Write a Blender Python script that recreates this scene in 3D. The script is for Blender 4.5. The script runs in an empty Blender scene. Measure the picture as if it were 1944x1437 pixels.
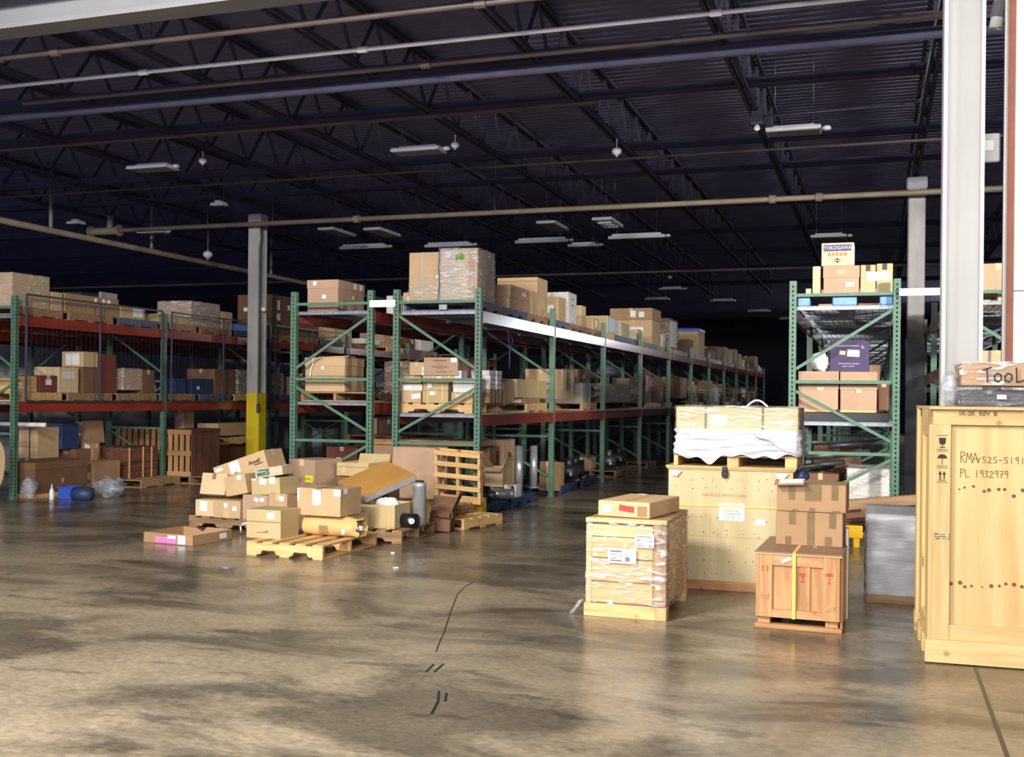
import bpy, math, random
from mathutils import Matrix, Vector, noise, Euler

random.seed(7)
SC = bpy.context.scene
COL = SC.collection
R = math.radians

# ------------------------------------------------------------------ camera
F_PX, W_PX, H_PX = 2050.0, 1944.0, 1437.0
cam = bpy.data.cameras.new('camera')
cam.sensor_fit = 'HORIZONTAL'
cam.sensor_width = 36.0
cam.lens = F_PX / W_PX * 36.0
cam.shift_y = 34.5 / W_PX
cam.clip_end = 300
cam_o = bpy.data.objects.new('camera', cam)
COL.objects.link(cam_o)
cam_o.matrix_world = (Matrix.Translation((0, 0, 1.5)) @ Matrix.Rotation(math.atan(696 / F_PX), 4, 'Z')
                      @ Matrix.Rotation(math.pi / 2, 4, 'X') @ Matrix.Rotation(0.0105, 4, 'Z'))
SC.camera = cam_o

# ------------------------------------------------------------------ world, lamps, exposure
world = bpy.data.worlds.new('world')
SC.world = world
world.use_nodes = True
bg = world.node_tree.nodes['Background']
bg.inputs[0].default_value = (0.48, 0.54, 1.0, 1)
bg.inputs[1].default_value = 1.1


def lamp(name, loc, size, power, color=(1, .955, .885), aim=None, spread=180):
    l = bpy.data.lights.new(name, 'AREA')
    l.shape = 'RECTANGLE'
    l.size, l.size_y = size
    l.energy = power
    l.spread = R(spread)
    l.color = color
    o = bpy.data.objects.new(name, l)
    COL.objects.link(o)
    o.location = loc
    if aim:
        o.rotation_euler = (Vector(aim) - Vector(loc)).to_track_quat('-Z', 'Y').to_euler()
    return o


# the lit fixtures of the front hall, behind and beside the camera
for i, (x, y, p) in enumerate([(-4.2, 2.2, 660), (0.0, 0.6, 120), (-7.5, -4.5, 640), (-1.8, -4.5, 420), (4.0, -4.5, 130), (-4.6, -9.5, 900), (2.0, -9.5, 560)]):
    lamp('hall_lamp', (x, y, 4.7), (1.2, .6), p, aim=(x, y + 4.2, 0))
lamp('hall_lamp_right', (9.5, 1.5, 4.9), (1.2, .8), 330, aim=(-4.6, 20, 2.4), spread=55)

# a lit strip lamp deep in the store on the right, whose light glances off the top beams
lamp('back_lamp', (4.4, 48, 4.75), (1.2, .5), 420, color=(.86, .93, 1), aim=(1.0, 40, 0))

SC.view_settings.view_transform = 'Standard'
SC.view_settings.look = 'None'
SC.view_settings.gamma = 1
SC.view_settings.use_curve_mapping = False
SC.view_settings.exposure = 0.12


# ------------------------------------------------------------------ materials
def lin(c):
    return tuple((v / 255 / 12.92) if v / 255 <= .04045 else ((v / 255 + .055) / 1.055) ** 2.4 for v in c) + (1,)


M = {}


def _base(name):
    m = bpy.data.materials.new(name)
    m.use_nodes = True
    nt = m.node_tree
    return m, nt, nt.nodes['Principled BSDF']


def plain(name, col, rough=.6, metal=0, spec=.5, var=.12, scale=6, stretch=(1, 1, 1), bump=0, rnd=.0, dark=None):
    """colour with soft procedural blotches, an optional per-object tone, optional relief"""
    m, nt, b = _base(name)
    N, L = nt.nodes, nt.links
    tc = N.new('ShaderNodeTexCoord')
    mp = N.new('ShaderNodeMapping')
    mp.inputs['Scale'].default_value = stretch
    L.new(tc.outputs['Object'], mp.inputs['Vector'])
    nz = N.new('ShaderNodeTexNoise')
    nz.inputs['Scale'].default_value = scale
    nz.inputs['Detail'].default_value = 5
    L.new(mp.outputs[0], nz.inputs['Vector'])
    c = lin(col)
    d = lin(dark) if dark else tuple(v * (1 - 2.2 * var) for v in c[:3]) + (1,)
    rp = N.new('ShaderNodeValToRGB')
    rp.color_ramp.elements[0].position = .3
    rp.color_ramp.elements[1].position = .65
    rp.color_ramp.elements[0].color = d
    rp.color_ramp.elements[1].color = c
    L.new(nz.outputs['Fac'], rp.inputs[0])
    out = rp.outputs[0]
    if rnd:
        oi = N.new('ShaderNodeObjectInfo')
        mr = N.new('ShaderNodeMapRange')
        mr.inputs[3].default_value = 1 - rnd
        mr.inputs[4].default_value = 1 + rnd * .35
        L.new(oi.outputs['Random'], mr.inputs[0])
        hs = N.new('ShaderNodeHueSaturation')
        L.new(mr.outputs[0], hs.inputs['Value'])
        L.new(out, hs.inputs['Color'])
        out = hs.outputs[0]
    L.new(out, b.inputs['Base Color'])
    b.inputs['Roughness'].default_value = rough
    b.inputs['Metallic'].default_value = metal
    b.inputs['Specular IOR Level'].default_value = spec
    if bump:
        bp = N.new('ShaderNodeBump')
        bp.inputs['Strength'].default_value = bump
        bp.inputs['Distance'].default_value = .01
        L.new(nz.outputs['Fac'], bp.inputs['Height'])
        L.new(bp.outputs[0], b.inputs['Normal'])
    M[name] = m
    return m


def wood(name, col, dark, axis, rough=.6, scale=22, knots=True, rnd=.12):
    """grain along one object axis plus a few knots"""
    m, nt, b = _base(name)
    N, L = nt.nodes, nt.links
    tc = N.new('ShaderNodeTexCoord')
    mp = N.new('ShaderNodeMapping')
    s = [1, 1, 1]
    s['xyz'.index(axis)] = .07
    mp.inputs['Scale'].default_value = s
    oi = N.new('ShaderNodeObjectInfo')
    sc = N.new('ShaderNodeVectorMath')
    sc.operation = 'SCALE'
    sc.inputs[3].default_value = 7
    cb = N.new('ShaderNodeCombineXYZ')
    for k in range(3):
        L.new(oi.outputs['Random'], cb.inputs[k])
    L.new(cb.outputs[0], sc.inputs[0])
    ad = N.new('ShaderNodeVectorMath')
    L.new(tc.outputs['Object'], ad.inputs[0])
    L.new(sc.outputs[0], ad.inputs[1])
    L.new(ad.outputs[0], mp.inputs['Vector'])
    nz = N.new('ShaderNodeTexNoise')
    nz.inputs['Scale'].default_value = scale
    nz.inputs['Detail'].default_value = 6
    nz.inputs['Distortion'].default_value = .6
    L.new(mp.outputs[0], nz.inputs['Vector'])
    rp = N.new('ShaderNodeValToRGB')
    rp.color_ramp.elements[0].position = .28
    rp.color_ramp.elements[1].position = .62
    rp.color_ramp.elements[0].color = lin(dark)
    rp.color_ramp.elements[1].color = lin(col)
    L.new(nz.outputs['Fac'], rp.inputs[0])
    out = rp.outputs[0]
    if knots:
        vo = N.new('ShaderNodeTexVoronoi')
        vo.inputs['Scale'].default_value = 5.5
        L.new(ad.outputs[0], vo.inputs['Vector'])
        kr = N.new('ShaderNodeValToRGB')
        kr.color_ramp.elements[0].position = .06
        kr.color_ramp.elements[1].position = .13
        kr.color_ramp.elements[0].color = (.28, .17, .09, 1)
        kr.color_ramp.elements[1].color = (1, 1, 1, 1)
        L.new(vo.outputs['Distance'], kr.inputs[0])
        mx = N.new('ShaderNodeMix')
        mx.data_type = 'RGBA'
        mx.blend_type = 'MULTIPLY'
        mx.inputs[0].default_value = .55
        L.new(out, mx.inputs[6])
        L.new(kr.outputs[0], mx.inputs[7])
        out = mx.outputs[2]
    hs = N.new('ShaderNodeHueSaturation')
    mr = N.new('ShaderNodeMapRange')
    mr.inputs[3].default_value = 1 - rnd
    mr.inputs[4].default_value = 1 + rnd * .4
    L.new(oi.outputs['Random'], mr.inputs[0])
    L.new(mr.outputs[0], hs.inputs['Value'])
    L.new(out, hs.inputs['Color'])
    L.new(hs.outputs[0], b.inputs['Base Color'])
    b.inputs['Roughness'].default_value = rough
    bp = N.new('ShaderNodeBump')
    bp.inputs['Strength'].default_value = .25
    bp.inputs['Distance'].default_value = .004
    L.new(nz.outputs['Fac'], bp.inputs['Height'])
    L.new(bp.outputs[0], b.inputs['Normal'])
    M[name] = m


def film(name, col=(240, 240, 240), lo=.05, hi=.7, scale=6, stretch=(1, 1, 5), rough=.13):
    """clear stretch film: mostly see-through, glossy, with cloudy wrinkles whose white streaks also paint in highlights"""
    m, nt, b = _base(name)
    N, L = nt.nodes, nt.links
    tc = N.new('ShaderNodeTexCoord')
    mp = N.new('ShaderNodeMapping')
    mp.inputs['Scale'].default_value = stretch
    mp.inputs['Rotation'].default_value = (.2, .25, .1)
    L.new(tc.outputs['Object'], mp.inputs['Vector'])
    nz = N.new('ShaderNodeTexNoise')
    nz.inputs['Scale'].default_value = scale
    nz.inputs['Detail'].default_value = 7
    nz.inputs['Distortion'].default_value = 1.3
    L.new(mp.outputs[0], nz.inputs['Vector'])
    rp = N.new('ShaderNodeMapRange')
    rp.inputs[1].default_value = .50
    rp.inputs[2].default_value = .66
    rp.inputs[3].default_value = lo
    rp.inputs[4].default_value = hi  # opaque white streaks: wrinkle cloudiness plus highlights painted into the colour
    L.new(nz.outputs['Fac'], rp.inputs[0])
    b.inputs['Base Color'].default_value = lin(col)
    b.inputs['Roughness'].default_value = rough
    b.inputs['Specular IOR Level'].default_value = .9
    bp = N.new('ShaderNodeBump')
    bp.inputs['Strength'].default_value = 1.0
    bp.inputs['Distance'].default_value = .04
    L.new(nz.outputs['Fac'], bp.inputs['Height'])
    L.new(bp.outputs[0], b.inputs['Normal'])
    tr = N.new('ShaderNodeBsdfTransparent')
    mx = N.new('ShaderNodeMixShader')
    L.new(rp.outputs[0], mx.inputs[0])
    L.new(tr.outputs[0], mx.inputs[1])
    L.new(b.outputs[0], mx.inputs[2])
    gl = N.new('ShaderNodeBsdfGlossy')
    gl.inputs['Roughness'].default_value = .1
    L.new(bp.outputs[0], gl.inputs['Normal'])
    m2 = N.new('ShaderNodeMixShader')
    m2.inputs[0].default_value = .05
    L.new(mx.outputs[0], m2.inputs[1])
    L.new(gl.outputs[0], m2.inputs[2])
    L.new(m2.outputs[0], N['Material Output'].inputs[0])
    M[name] = m


plain('card', (196, 165, 124), .75, var=.05, scale=4, rnd=.10)
plain('card_cream', (206, 182, 150), .75, var=.04, scale=4)
plain('card_pale', (214, 189, 146), .75, var=.05, scale=4, rnd=.06)
plain('card_brown', (168, 133, 98), .75, var=.06, scale=4, rnd=.12)
plain('card_pink', (182, 149, 122), .75, var=.05, scale=4, rnd=.08)
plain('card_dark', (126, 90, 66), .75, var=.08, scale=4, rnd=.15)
plain('card_olive', (192, 170, 124), .75, var=.05, scale=4, rnd=.06)
plain('card_red', (118, 62, 48), .7, var=.08, scale=4, rnd=.1)
plain('card_white', (222, 218, 210), .6, var=.04, scale=4)
plain('card_purple', (62, 46, 84), .6, var=.05, scale=4)
plain('card_inside', (150, 112, 74), .8, var=.06, scale=4)
plain('tape_clear', (206, 178, 130), .3, var=.04)
plain('tape_brown', (150, 116, 80), .3, var=.04)
plain('tape_olive', (118, 96, 56), .35, var=.10, scale=12)
plain('paper', (236, 236, 232), .55, var=.02)
plain('paper_yellow', (234, 238, 40), .5, var=.03)
plain('paper_pink', (238, 128, 196), .5, var=.03)
plain('paper_red', (214, 52, 44), .5, var=.05)
plain('paper_blue', (150, 190, 220), .5, var=.03)
plain('ink', (28, 26, 26), .7, var=.02)
plain('ink_grey', (110, 108, 112), .7, var=.05)
plain('ink_faded', (178, 122, 74), .7, var=.1)
plain('ink_red', (186, 70, 40), .7, var=.1)
plain('ink_orange', (196, 96, 52), .7, var=.05)
plain('ink_blue', (66, 62, 96), .7, var=.05)
plain('ink_lilac', (176, 176, 206), .7, var=.05)
plain('ink_purple', (150, 130, 170), .7, var=.05)
plain('marker_green', (96, 190, 40), .6, var=.05)
plain('ink_brown', (104, 72, 38), .7, var=.1)
plain('strap_yellow', (226, 200, 92), .4, var=.04)
plain('strap_green', (66, 92, 48), .4, var=.04)
plain('strap_blue', (70, 80, 150), .4, var=.04)
plain('strap_dark', (34, 34, 38), .4, var=.04)
plain('rack_green', (84, 122, 98), .45, var=.12, scale=9, rnd=.04)
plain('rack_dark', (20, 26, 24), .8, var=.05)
plain('beam_red', (150, 60, 46), .2, var=.16, scale=3, stretch=(1, .3, 1), rnd=.06)
plain('galvanised', (150, 156, 164), .42, metal=.6, var=.14, scale=14)
plain('white_plate', (226, 228, 232), .5, var=.03)
plain('guard_yellow', (238, 186, 26), .45, var=.06)
plain('column_white', (172, 172, 170), .55, var=.05, scale=3, stretch=(1, 1, .4))
plain('column_grey', (176, 174, 170), .55, var=.16, scale=3, stretch=(1, 1, .4))
plain('column_yellow', (226, 200, 36), .5, var=.1, scale=3)
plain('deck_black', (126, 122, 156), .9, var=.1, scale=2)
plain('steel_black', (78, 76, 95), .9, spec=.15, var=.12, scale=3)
plain('pipe_brown', (92, 80, 74), .5, var=.2, scale=2)
plain('pipe_tan', (140, 126, 104), .5, var=.15, scale=2)
plain('pipe_white', (222, 220, 212), .4, var=.06, scale=2)
plain('hall_ceiling', (140, 140, 143), .6, var=.06, scale=2)
plain('fixture_white', (226, 228, 230), .45, var=.03)
plain('fixture_lens', (150, 152, 156), .3, var=.06, scale=10)
plain('rust_brown', (116, 66, 46), .7, var=.1)
plain('panel_white', (172, 171, 168), .6, var=.02)
plain('wall_grey', (206, 207, 218), .8, var=.05, scale=1)
plain('wall_dark', (40, 42, 52), .9, var=.05, scale=1)
plain('plastic_blue', (46, 84, 190), .4, var=.06)
plain('plastic_navy', (44, 64, 104), .5, var=.08)
plain('plastic_black', (24, 25, 30), .35, var=.06)
plain('plastic_white', (228, 228, 224), .4, var=.03)
plain('pallet_light_blue', (120, 164, 222), .5, var=.12, scale=20)
plain('pallet_blue', (44, 68, 110), .6, var=.12, scale=9, rnd=.08)
plain('pallet_grey', (92, 100, 116), .6, var=.12, scale=9, rnd=.08)
plain('steel', (190, 192, 196), .25, metal=.55, var=.1, scale=8)
plain('steel_dull', (110, 112, 116), .45, metal=.7, var=.15, scale=8)
plain('insulation_top', (192, 140, 66), .9, var=.10, scale=3, stretch=(1, .2, 1), bump=.3)
plain('insulation_edge', (150, 146, 150), .95, var=.12, scale=12, stretch=(1, 1, 3), bump=.5)
plain('kraft_paper', (208, 172, 112), .6, var=.07, scale=6, bump=.3)
plain('film_white', (186, 187, 193), .35, var=.04, scale=5, stretch=(1, 1, 6), bump=.5, spec=.7)
plain('top_board_brown', (140, 104, 84), .5, var=.06, scale=8)
plain('green_print', (56, 100, 74), .5, var=.08)
film('film_clear')
film('film_cloudy', lo=.18, hi=.85)
film('film_bag', col=(190, 200, 215), lo=.2, hi=.6, stretch=(1, 1, 1.5))
film('film_dark', col=(150, 152, 158), lo=.2, hi=.65, stretch=(1, 1, 6))
for ax in 'xyz':
    wood('pine_' + ax, (222, 184, 126), (196, 148, 90), ax)
    wood('fresh_' + ax, (202, 174, 120), (184, 148, 94), ax)
    wood('worn_' + ax, (170, 136, 98), (126, 94, 64), ax, rnd=.2)
    wood('oak_' + ax, (190, 144, 96), (156, 108, 66), ax)
    wood('red_' + ax, (120, 78, 58), (84, 50, 38), ax, rnd=.15)
wood('ply_pale', (194, 180, 140), (180, 162, 120), 'z', scale=9, knots=False, rnd=0)
wood('ply_gold', (198, 170, 116), (180, 144, 90), 'z', scale=9, knots=False, rnd=0)
wood('chipboard', (186, 148, 110), (166, 126, 90), 'x', scale=60, knots=False, rnd=.05)


def floor_material():
    m, nt, b = _base('concrete_floor')
    N, L = nt.nodes, nt.links
    tc = N.new('ShaderNodeTexCoord')

    def nz(scale, stretch, detail=6, dist=0.0, off=(0, 0, 0)):
        mp = N.new('ShaderNodeMapping')
        mp.inputs['Scale'].default_value = stretch
        mp.inputs['Location'].default_value = off
        L.new(tc.outputs['Object'], mp.inputs['Vector'])
        n = N.new('ShaderNodeTexNoise')
        n.inputs['Scale'].default_value = scale
        n.inputs['Detail'].default_value = detail
        n.inputs['Distortion'].default_value = dist
        n.inputs['Roughness'].default_value = .62
        L.new(mp.outputs[0], n.inputs['Vector'])
        return n.outputs['Fac']

    def ramp(src, p0, p1, c0, c1):
        r = N.new('ShaderNodeValToRGB')
        r.color_ramp.elements[0].position = p0
        r.color_ramp.elements[1].position = p1
        r.color_ramp.elements[0].color = c0
        r.color_ramp.elements[1].color = c1
        L.new(src, r.inputs[0])
        return r.outputs[0]

    def mult(a, c, fac=1.0):
        x = N.new('ShaderNodeMix')
        x.data_type = 'RGBA'
        x.blend_type = 'MULTIPLY'
        x.inputs[0].default_value = fac
        L.new(a, x.inputs[6])
        L.new(c, x.inputs[7])
        return x.outputs[2]
    one = (1, 1, 1, 1)
    base = ramp(nz(.8, (1, 1, 1), 8), .3, .7, lin((116, 106, 92)), lin((160, 147, 124)))
    stains = ramp(nz(.95, (.7, 1.35, 1), 9, .6, (3.1, 1.7, 0)), .41, .55, (.28, .28, .30, 1), one)
    blots = ramp(nz(2.3, (.6, 1.6, 1), 6, .3, (9, 4, 0)), .33, .42, (.34, .34, .38, 1), one)
    fine = ramp(nz(20, (1, 1.6, 1), 9), .36, .62, (.66, .66, .66, 1), one)
    col = mult(mult(mult(base, stains, .85), blots, .8), fine)
    L.new(col, b.inputs['Base Color'])
    rr = N.new('ShaderNodeMapRange')
    rr.inputs[1].default_value = .3
    rr.inputs[2].default_value = .7
    rr.inputs[3].default_value = .16
    rr.inputs[4].default_value = .36
    L.new(nz(1.6, (1, 1, 1), 6, 0, (5, 5, 0)), rr.inputs[0])
    L.new(rr.outputs[0], b.inputs['Roughness'])
    b.inputs['Specular IOR Level'].default_value = .5
    bp = N.new('ShaderNodeBump')
    bp.inputs['Strength'].default_value = .06
    bp.inputs['Distance'].default_value = .01
    L.new(nz(9, (1, 1, 1), 4), bp.inputs['Height'])
    L.new(bp.outputs[0], b.inputs['Normal'])
    M['floor'] = m


floor_material()


# ------------------------------------------------------------------ mesh helpers
class MB:
    """collects shapes and links them as ONE mesh object"""

    def __init__(s):
        s.v, s.f = [], []

    def add(s, v, f):
        n = len(s.v)
        s.v += [tuple(p) for p in v]
        s.f += [tuple(i + n for i in q) for q in f]
        return s

    def bx(s, x0, x1, y0, y1, z0, z1, ch=0):
        if ch:
            return s.cbx(x0, x1, y0, y1, z0, z1, ch)
        v = [(x, y, z) for z in (z0, z1) for y in (y0, y1) for x in (x0, x1)]
        return s.add(v, [(0, 2, 3, 1), (4, 5, 7, 6), (0, 1, 5, 4), (2, 6, 7, 3), (0, 4, 6, 2), (1, 3, 7, 5)])

    def cbx(s, x0, x1, y0, y1, z0, z1, c):
        """box with chamfered edges"""
        X, Y, Z = (x0, x1), (y0, y1), (z0, z1)
        v, idx = [], {}
        for i in (0, 1):
            for j in (0, 1):
                for k in (0, 1):
                    sx, sy, sz = (1 - 2 * i) * c, (1 - 2 * j) * c, (1 - 2 * k) * c
                    for a, p in enumerate(((X[i], Y[j] + sy, Z[k] + sz), (X[i] + sx, Y[j], Z[k] + sz), (X[i] + sx, Y[j] + sy, Z[k]))):
                        idx[i, j, k, a] = len(v)
                        v.append(p)
        f = []
        g = lambda i, j, k, a: idx[i, j, k, a]
        for i in (0, 1):
            q = [g(i, 0, 0, 0), g(i, 1, 0, 0), g(i, 1, 1, 0), g(i, 0, 1, 0)]
            f.append(tuple(q if i else q[::-1]))
            q = [g(0, i, 0, 1), g(0, i, 1, 1), g(1, i, 1, 1), g(1, i, 0, 1)]
            f.append(tuple(q if i else q[::-1]))
            q = [g(0, 0, i, 2), g(1, 0, i, 2), g(1, 1, i, 2), g(0, 1, i, 2)]
            f.append(tuple(q if i else q[::-1]))
        for i in (0, 1):
            for j in (0, 1):
                q = [g(i, j, 0, 0), g(i, j, 1, 0), g(i, j, 1, 1), g(i, j, 0, 1)]
                f.append(tuple(q if i ^ j else q[::-1]))
                q = [g(i, 0, j, 0), g(i, 1, j, 0), g(i, 1, j, 2), g(i, 0, j, 2)]
                f.append(tuple(q[::-1] if i ^ j else q))
                q = [g(0, i, j, 1), g(1, i, j, 1), g(1, i, j, 2), g(0, i, j, 2)]
                f.append(tuple(q if i ^ j else q[::-1]))
        for i in (0, 1):
            for j in (0, 1):
                for k in (0, 1):
                    q = (g(i, j, k, 0), g(i, j, k, 1), g(i, j, k, 2))
                    f.append(q if (i + j + k) % 2 else q[::-1])
        return s.add(v, f)

    def obb(s, c, size, rot=(0, 0, 0)):
        m = Euler(rot).to_matrix()
        hx, hy, hz = (q / 2 for q in size)
        v = [Vector(c) + m @ Vector((x, y, z)) for z in (-hz, hz) for y in (-hy, hy) for x in (-hx, hx)]
        return s.add(v, [(0, 2, 3, 1), (4, 5, 7, 6), (0, 1, 5, 4), (2, 6, 7, 3), (0, 4, 6, 2), (1, 3, 7, 5)])

    def bar(s, p0, p1, w, h):
        """rectangular bar between two points"""
        p0, p1 = Vector(p0), Vector(p1)
        q = (p1 - p0).to_track_quat('Y', 'Z')
        L_ = (p1 - p0).length
        v = [p0 + q @ Vector((x, y, z)) for z in (-h / 2, h / 2) for y in (0, L_) for x in (-w / 2, w / 2)]
        return s.add(v, [(0, 2, 3, 1), (4, 5, 7, 6), (0, 1, 5, 4), (2, 6, 7, 3), (0, 4, 6, 2), (1, 3, 7, 5)])

    def cyl(s, p0, p1, r, n=12, r1=None, cap=True):
        p0, p1 = Vector(p0), Vector(p1)
        r1 = r if r1 is None else r1
        q = (p1 - p0).to_track_quat('Z', 'Y')
        v = []
        for p, rr in ((p0, r), (p1, r1)):
            v += [p + q @ Vector((rr * math.cos(2 * math.pi * i / n), rr * math.sin(2 * math.pi * i / n), 0)) for i in range(n)]
        f = [(i, (i + 1) % n, n + (i + 1) % n, n + i) for i in range(n)]
        if cap:
            f += [tuple(range(n))[::-1], tuple(range(n, 2 * n))]
        return s.add(v, f)

    def path(s, pts, r, n=8):
        for a, b_ in zip(pts, pts[1:]):
            s.cyl(a, b_, r, n)
        return s

    def prism(s, prof, a0, a1, axis='y'):
        """2-D profile pushed along an axis; profile is (x,z) for y, (y,z) for x, (x,y) for z"""
        def P(p, a):
            return {'y': (p[0], a, p[1]), 'x': (a, p[0], p[1]), 'z': (p[0], p[1], a)}[axis]
        n = len(prof)
        v = [P(p, a0) for p in prof] + [P(p, a1) for p in prof]
        f = [(i, (i + 1) % n, n + (i + 1) % n, n + i) for i in range(n)] + [tuple(range(n))[::-1], tuple(range(n, 2 * n))]
        return s.add(v, f)

    def lathe(s, c, prof, n=16):
        v, f = [], []
        m = len(prof)
        for i in range(n):
            a = 2 * math.pi * i / n
            v += [(c[0] + r * math.cos(a), c[1] + r * math.sin(a), c[2] + z) for r, z in prof]
        for i in range(n):
            for k in range(m - 1):
                j = (i + 1) % n
                f.append((i * m + k, j * m + k, j * m + k + 1, i * m + k + 1))
        f.append(tuple(i * m for i in range(n))[::-1])
        f.append(tuple(i * m + m - 1 for i in range(n)))
        return s.add(v, f)

    def grid(s, fn, nu, nv, close=False):
        v = [fn(i / nu, j / nv) for j in range(nv + 1) for i in range(nu + (0 if close else 1))]
        w = nu if close else nu + 1
        f = []
        for j in range(nv):
            for i in range(nu):
                k = (i + 1) % w
                f.append((j * w + i, j * w + k, (j + 1) * w + k, (j + 1) * w + i))
        return s.add(v, f)

    def mesh(s, name, smooth=False):
        me = bpy.data.meshes.new(name)
        me.from_pydata(s.v, [], s.f)
        me.update()
        if smooth:
            for p in me.polygons:
                p.use_smooth = True
        return me

    def build(s, name, mat, parent=None, loc=None, rot=None, smooth=False):
        me = s.mesh(name, smooth)
        me.materials.append(M[mat])
        return put(name, me, parent, loc, rot)


def put(name, me, parent=None, loc=None, rot=None):
    o = bpy.data.objects.new(name, me)
    COL.objects.link(o)
    if parent:
        o.parent = parent
    if loc is not None:
        o.location = loc
    if rot is not None:
        o.rotation_euler = rot
    return o


def tag(o, label, cat, group=None, kind=None):
    o['label'] = label
    o['category'] = cat
    if group:
        o['group'] = group
    if kind:
        o['kind'] = kind
    return o


def empty(name, loc, rz=0, rot=None):
    o = bpy.data.objects.new(name, None)
    COL.objects.link(o)
    o.location = loc
    o.rotation_euler = rot if rot else (0, 0, rz)
    return o


def struct(o, label=None):
    o['kind'] = 'structure'
    if label:
        o['label'] = label
    return o


def copy_tree(o, parent=None):
    c = o.copy()
    COL.objects.link(c)
    c.parent = parent
    for ch in o.children:
        copy_tree(ch, c)
    return c


def text_mesh(txt, size, bold=False, align='CENTER'):
    cu = bpy.data.curves.new('t', 'FONT')
    cu.body = txt
    cu.size = size
    cu.align_x = align
    cu.align_y = 'CENTER'
    cu.resolution_u = 2
    if bold:
        cu.offset = size * .025
    o = bpy.data.objects.new('t', cu)
    COL.objects.link(o)
    dg = bpy.context.evaluated_depsgraph_get()
    me = bpy.data.meshes.new_from_object(o.evaluated_get(dg))
    bpy.data.objects.remove(o)
    bpy.data.curves.remove(cu)
    return me


def lettering(parent, txt, loc, rot, size, mat, bold=False, name='lettering', sx=1):
    me = text_mesh(txt, size, bold)
    me.materials.clear()
    me.materials.append(M[mat])
    o = put(name, me, parent, loc, rot)
    o.scale = (sx, 1, 1)
    return o


STROKES = {
    'T': [[(0, .8), (.5, 1)], [(.25, .9), (.3, 0)]], 'o': [[(.25, .6), (.05, .4), (.1, .1), (.3, 0), (.5, .2), (.45, .5), (.25, .6)]],
    'L': [[(.1, .95), (.15, 0), (.55, .1)]], 'C': [[(.55, .7), (.35, .85), (.1, .6), (.08, .25), (.3, 0), (.55, .1)]],
    'R': [[(.1, 0), (.1, 1), (.4, .95), (.45, .7), (.1, .5), (.45, 0)]], 'M': [[(0, 0), (.1, .9), (.27, .3), (.45, .9), (.5, 0)]],
    'A': [[(0, 0), (.22, .9), (.48, 0)], [(.08, .35), (.4, .35)]], 'V': [[(.05, .7), (.2, .1), (.4, .7)]],
    '5': [[(.45, .8), (.1, .8), (.1, .5), (.4, .45), (.42, .15), (.05, .05)]], '2': [[(.08, .65), (.25, .8), (.42, .6), (.05, .05), (.48, .08)]],
    '-': [[(.05, .4), (.4, .42)]], '1': [[(.25, .8), (.25, .05)]], '9': [[(.4, .55), (.15, .5), (.12, .8), (.38, .85), (.4, .55), (.38, .05)]],
    'P': [[(.1, 0), (.1, 1), (.42, .9), (.42, .6), (.1, .5)]], '3': [[(.08, .8), (.4, .75), (.2, .48), (.42, .2), (.08, .05)]],
    '7': [[(.05, .8), (.45, .8), (.2, .05)], [(.12, .45), (.38, .45)]], ' ': [],
}


def handwriting(parent, txt, x, y, z, h, mat, w=.006, name='handwriting', step=.6):
    """marker strokes on a plane facing -Y"""
    mb = MB()
    cx = x
    for ch in txt:
        for st in STROKES[ch]:
            for a, b_ in zip(st, st[1:]):
                dx, dz = (b_[0] - a[0]) * h, (b_[1] - a[1]) * h
                mb.obb((cx + (a[0] + b_[0]) / 2 * h, y, z + (a[1] + b_[1]) / 2 * h), (math.hypot(dx, dz) + w * .8, .0012, w), (0, -math.atan2(dz, dx), 0))
        cx += h * step
    o = mb.build(name, mat, parent)
    return o


def nval(p, s=1.0, seed=0):
    return noise.noise(Vector((p[0] * s + seed * 7.3, p[1] * s - seed * 3.1, p[2] * s + seed * 1.7)))


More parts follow.
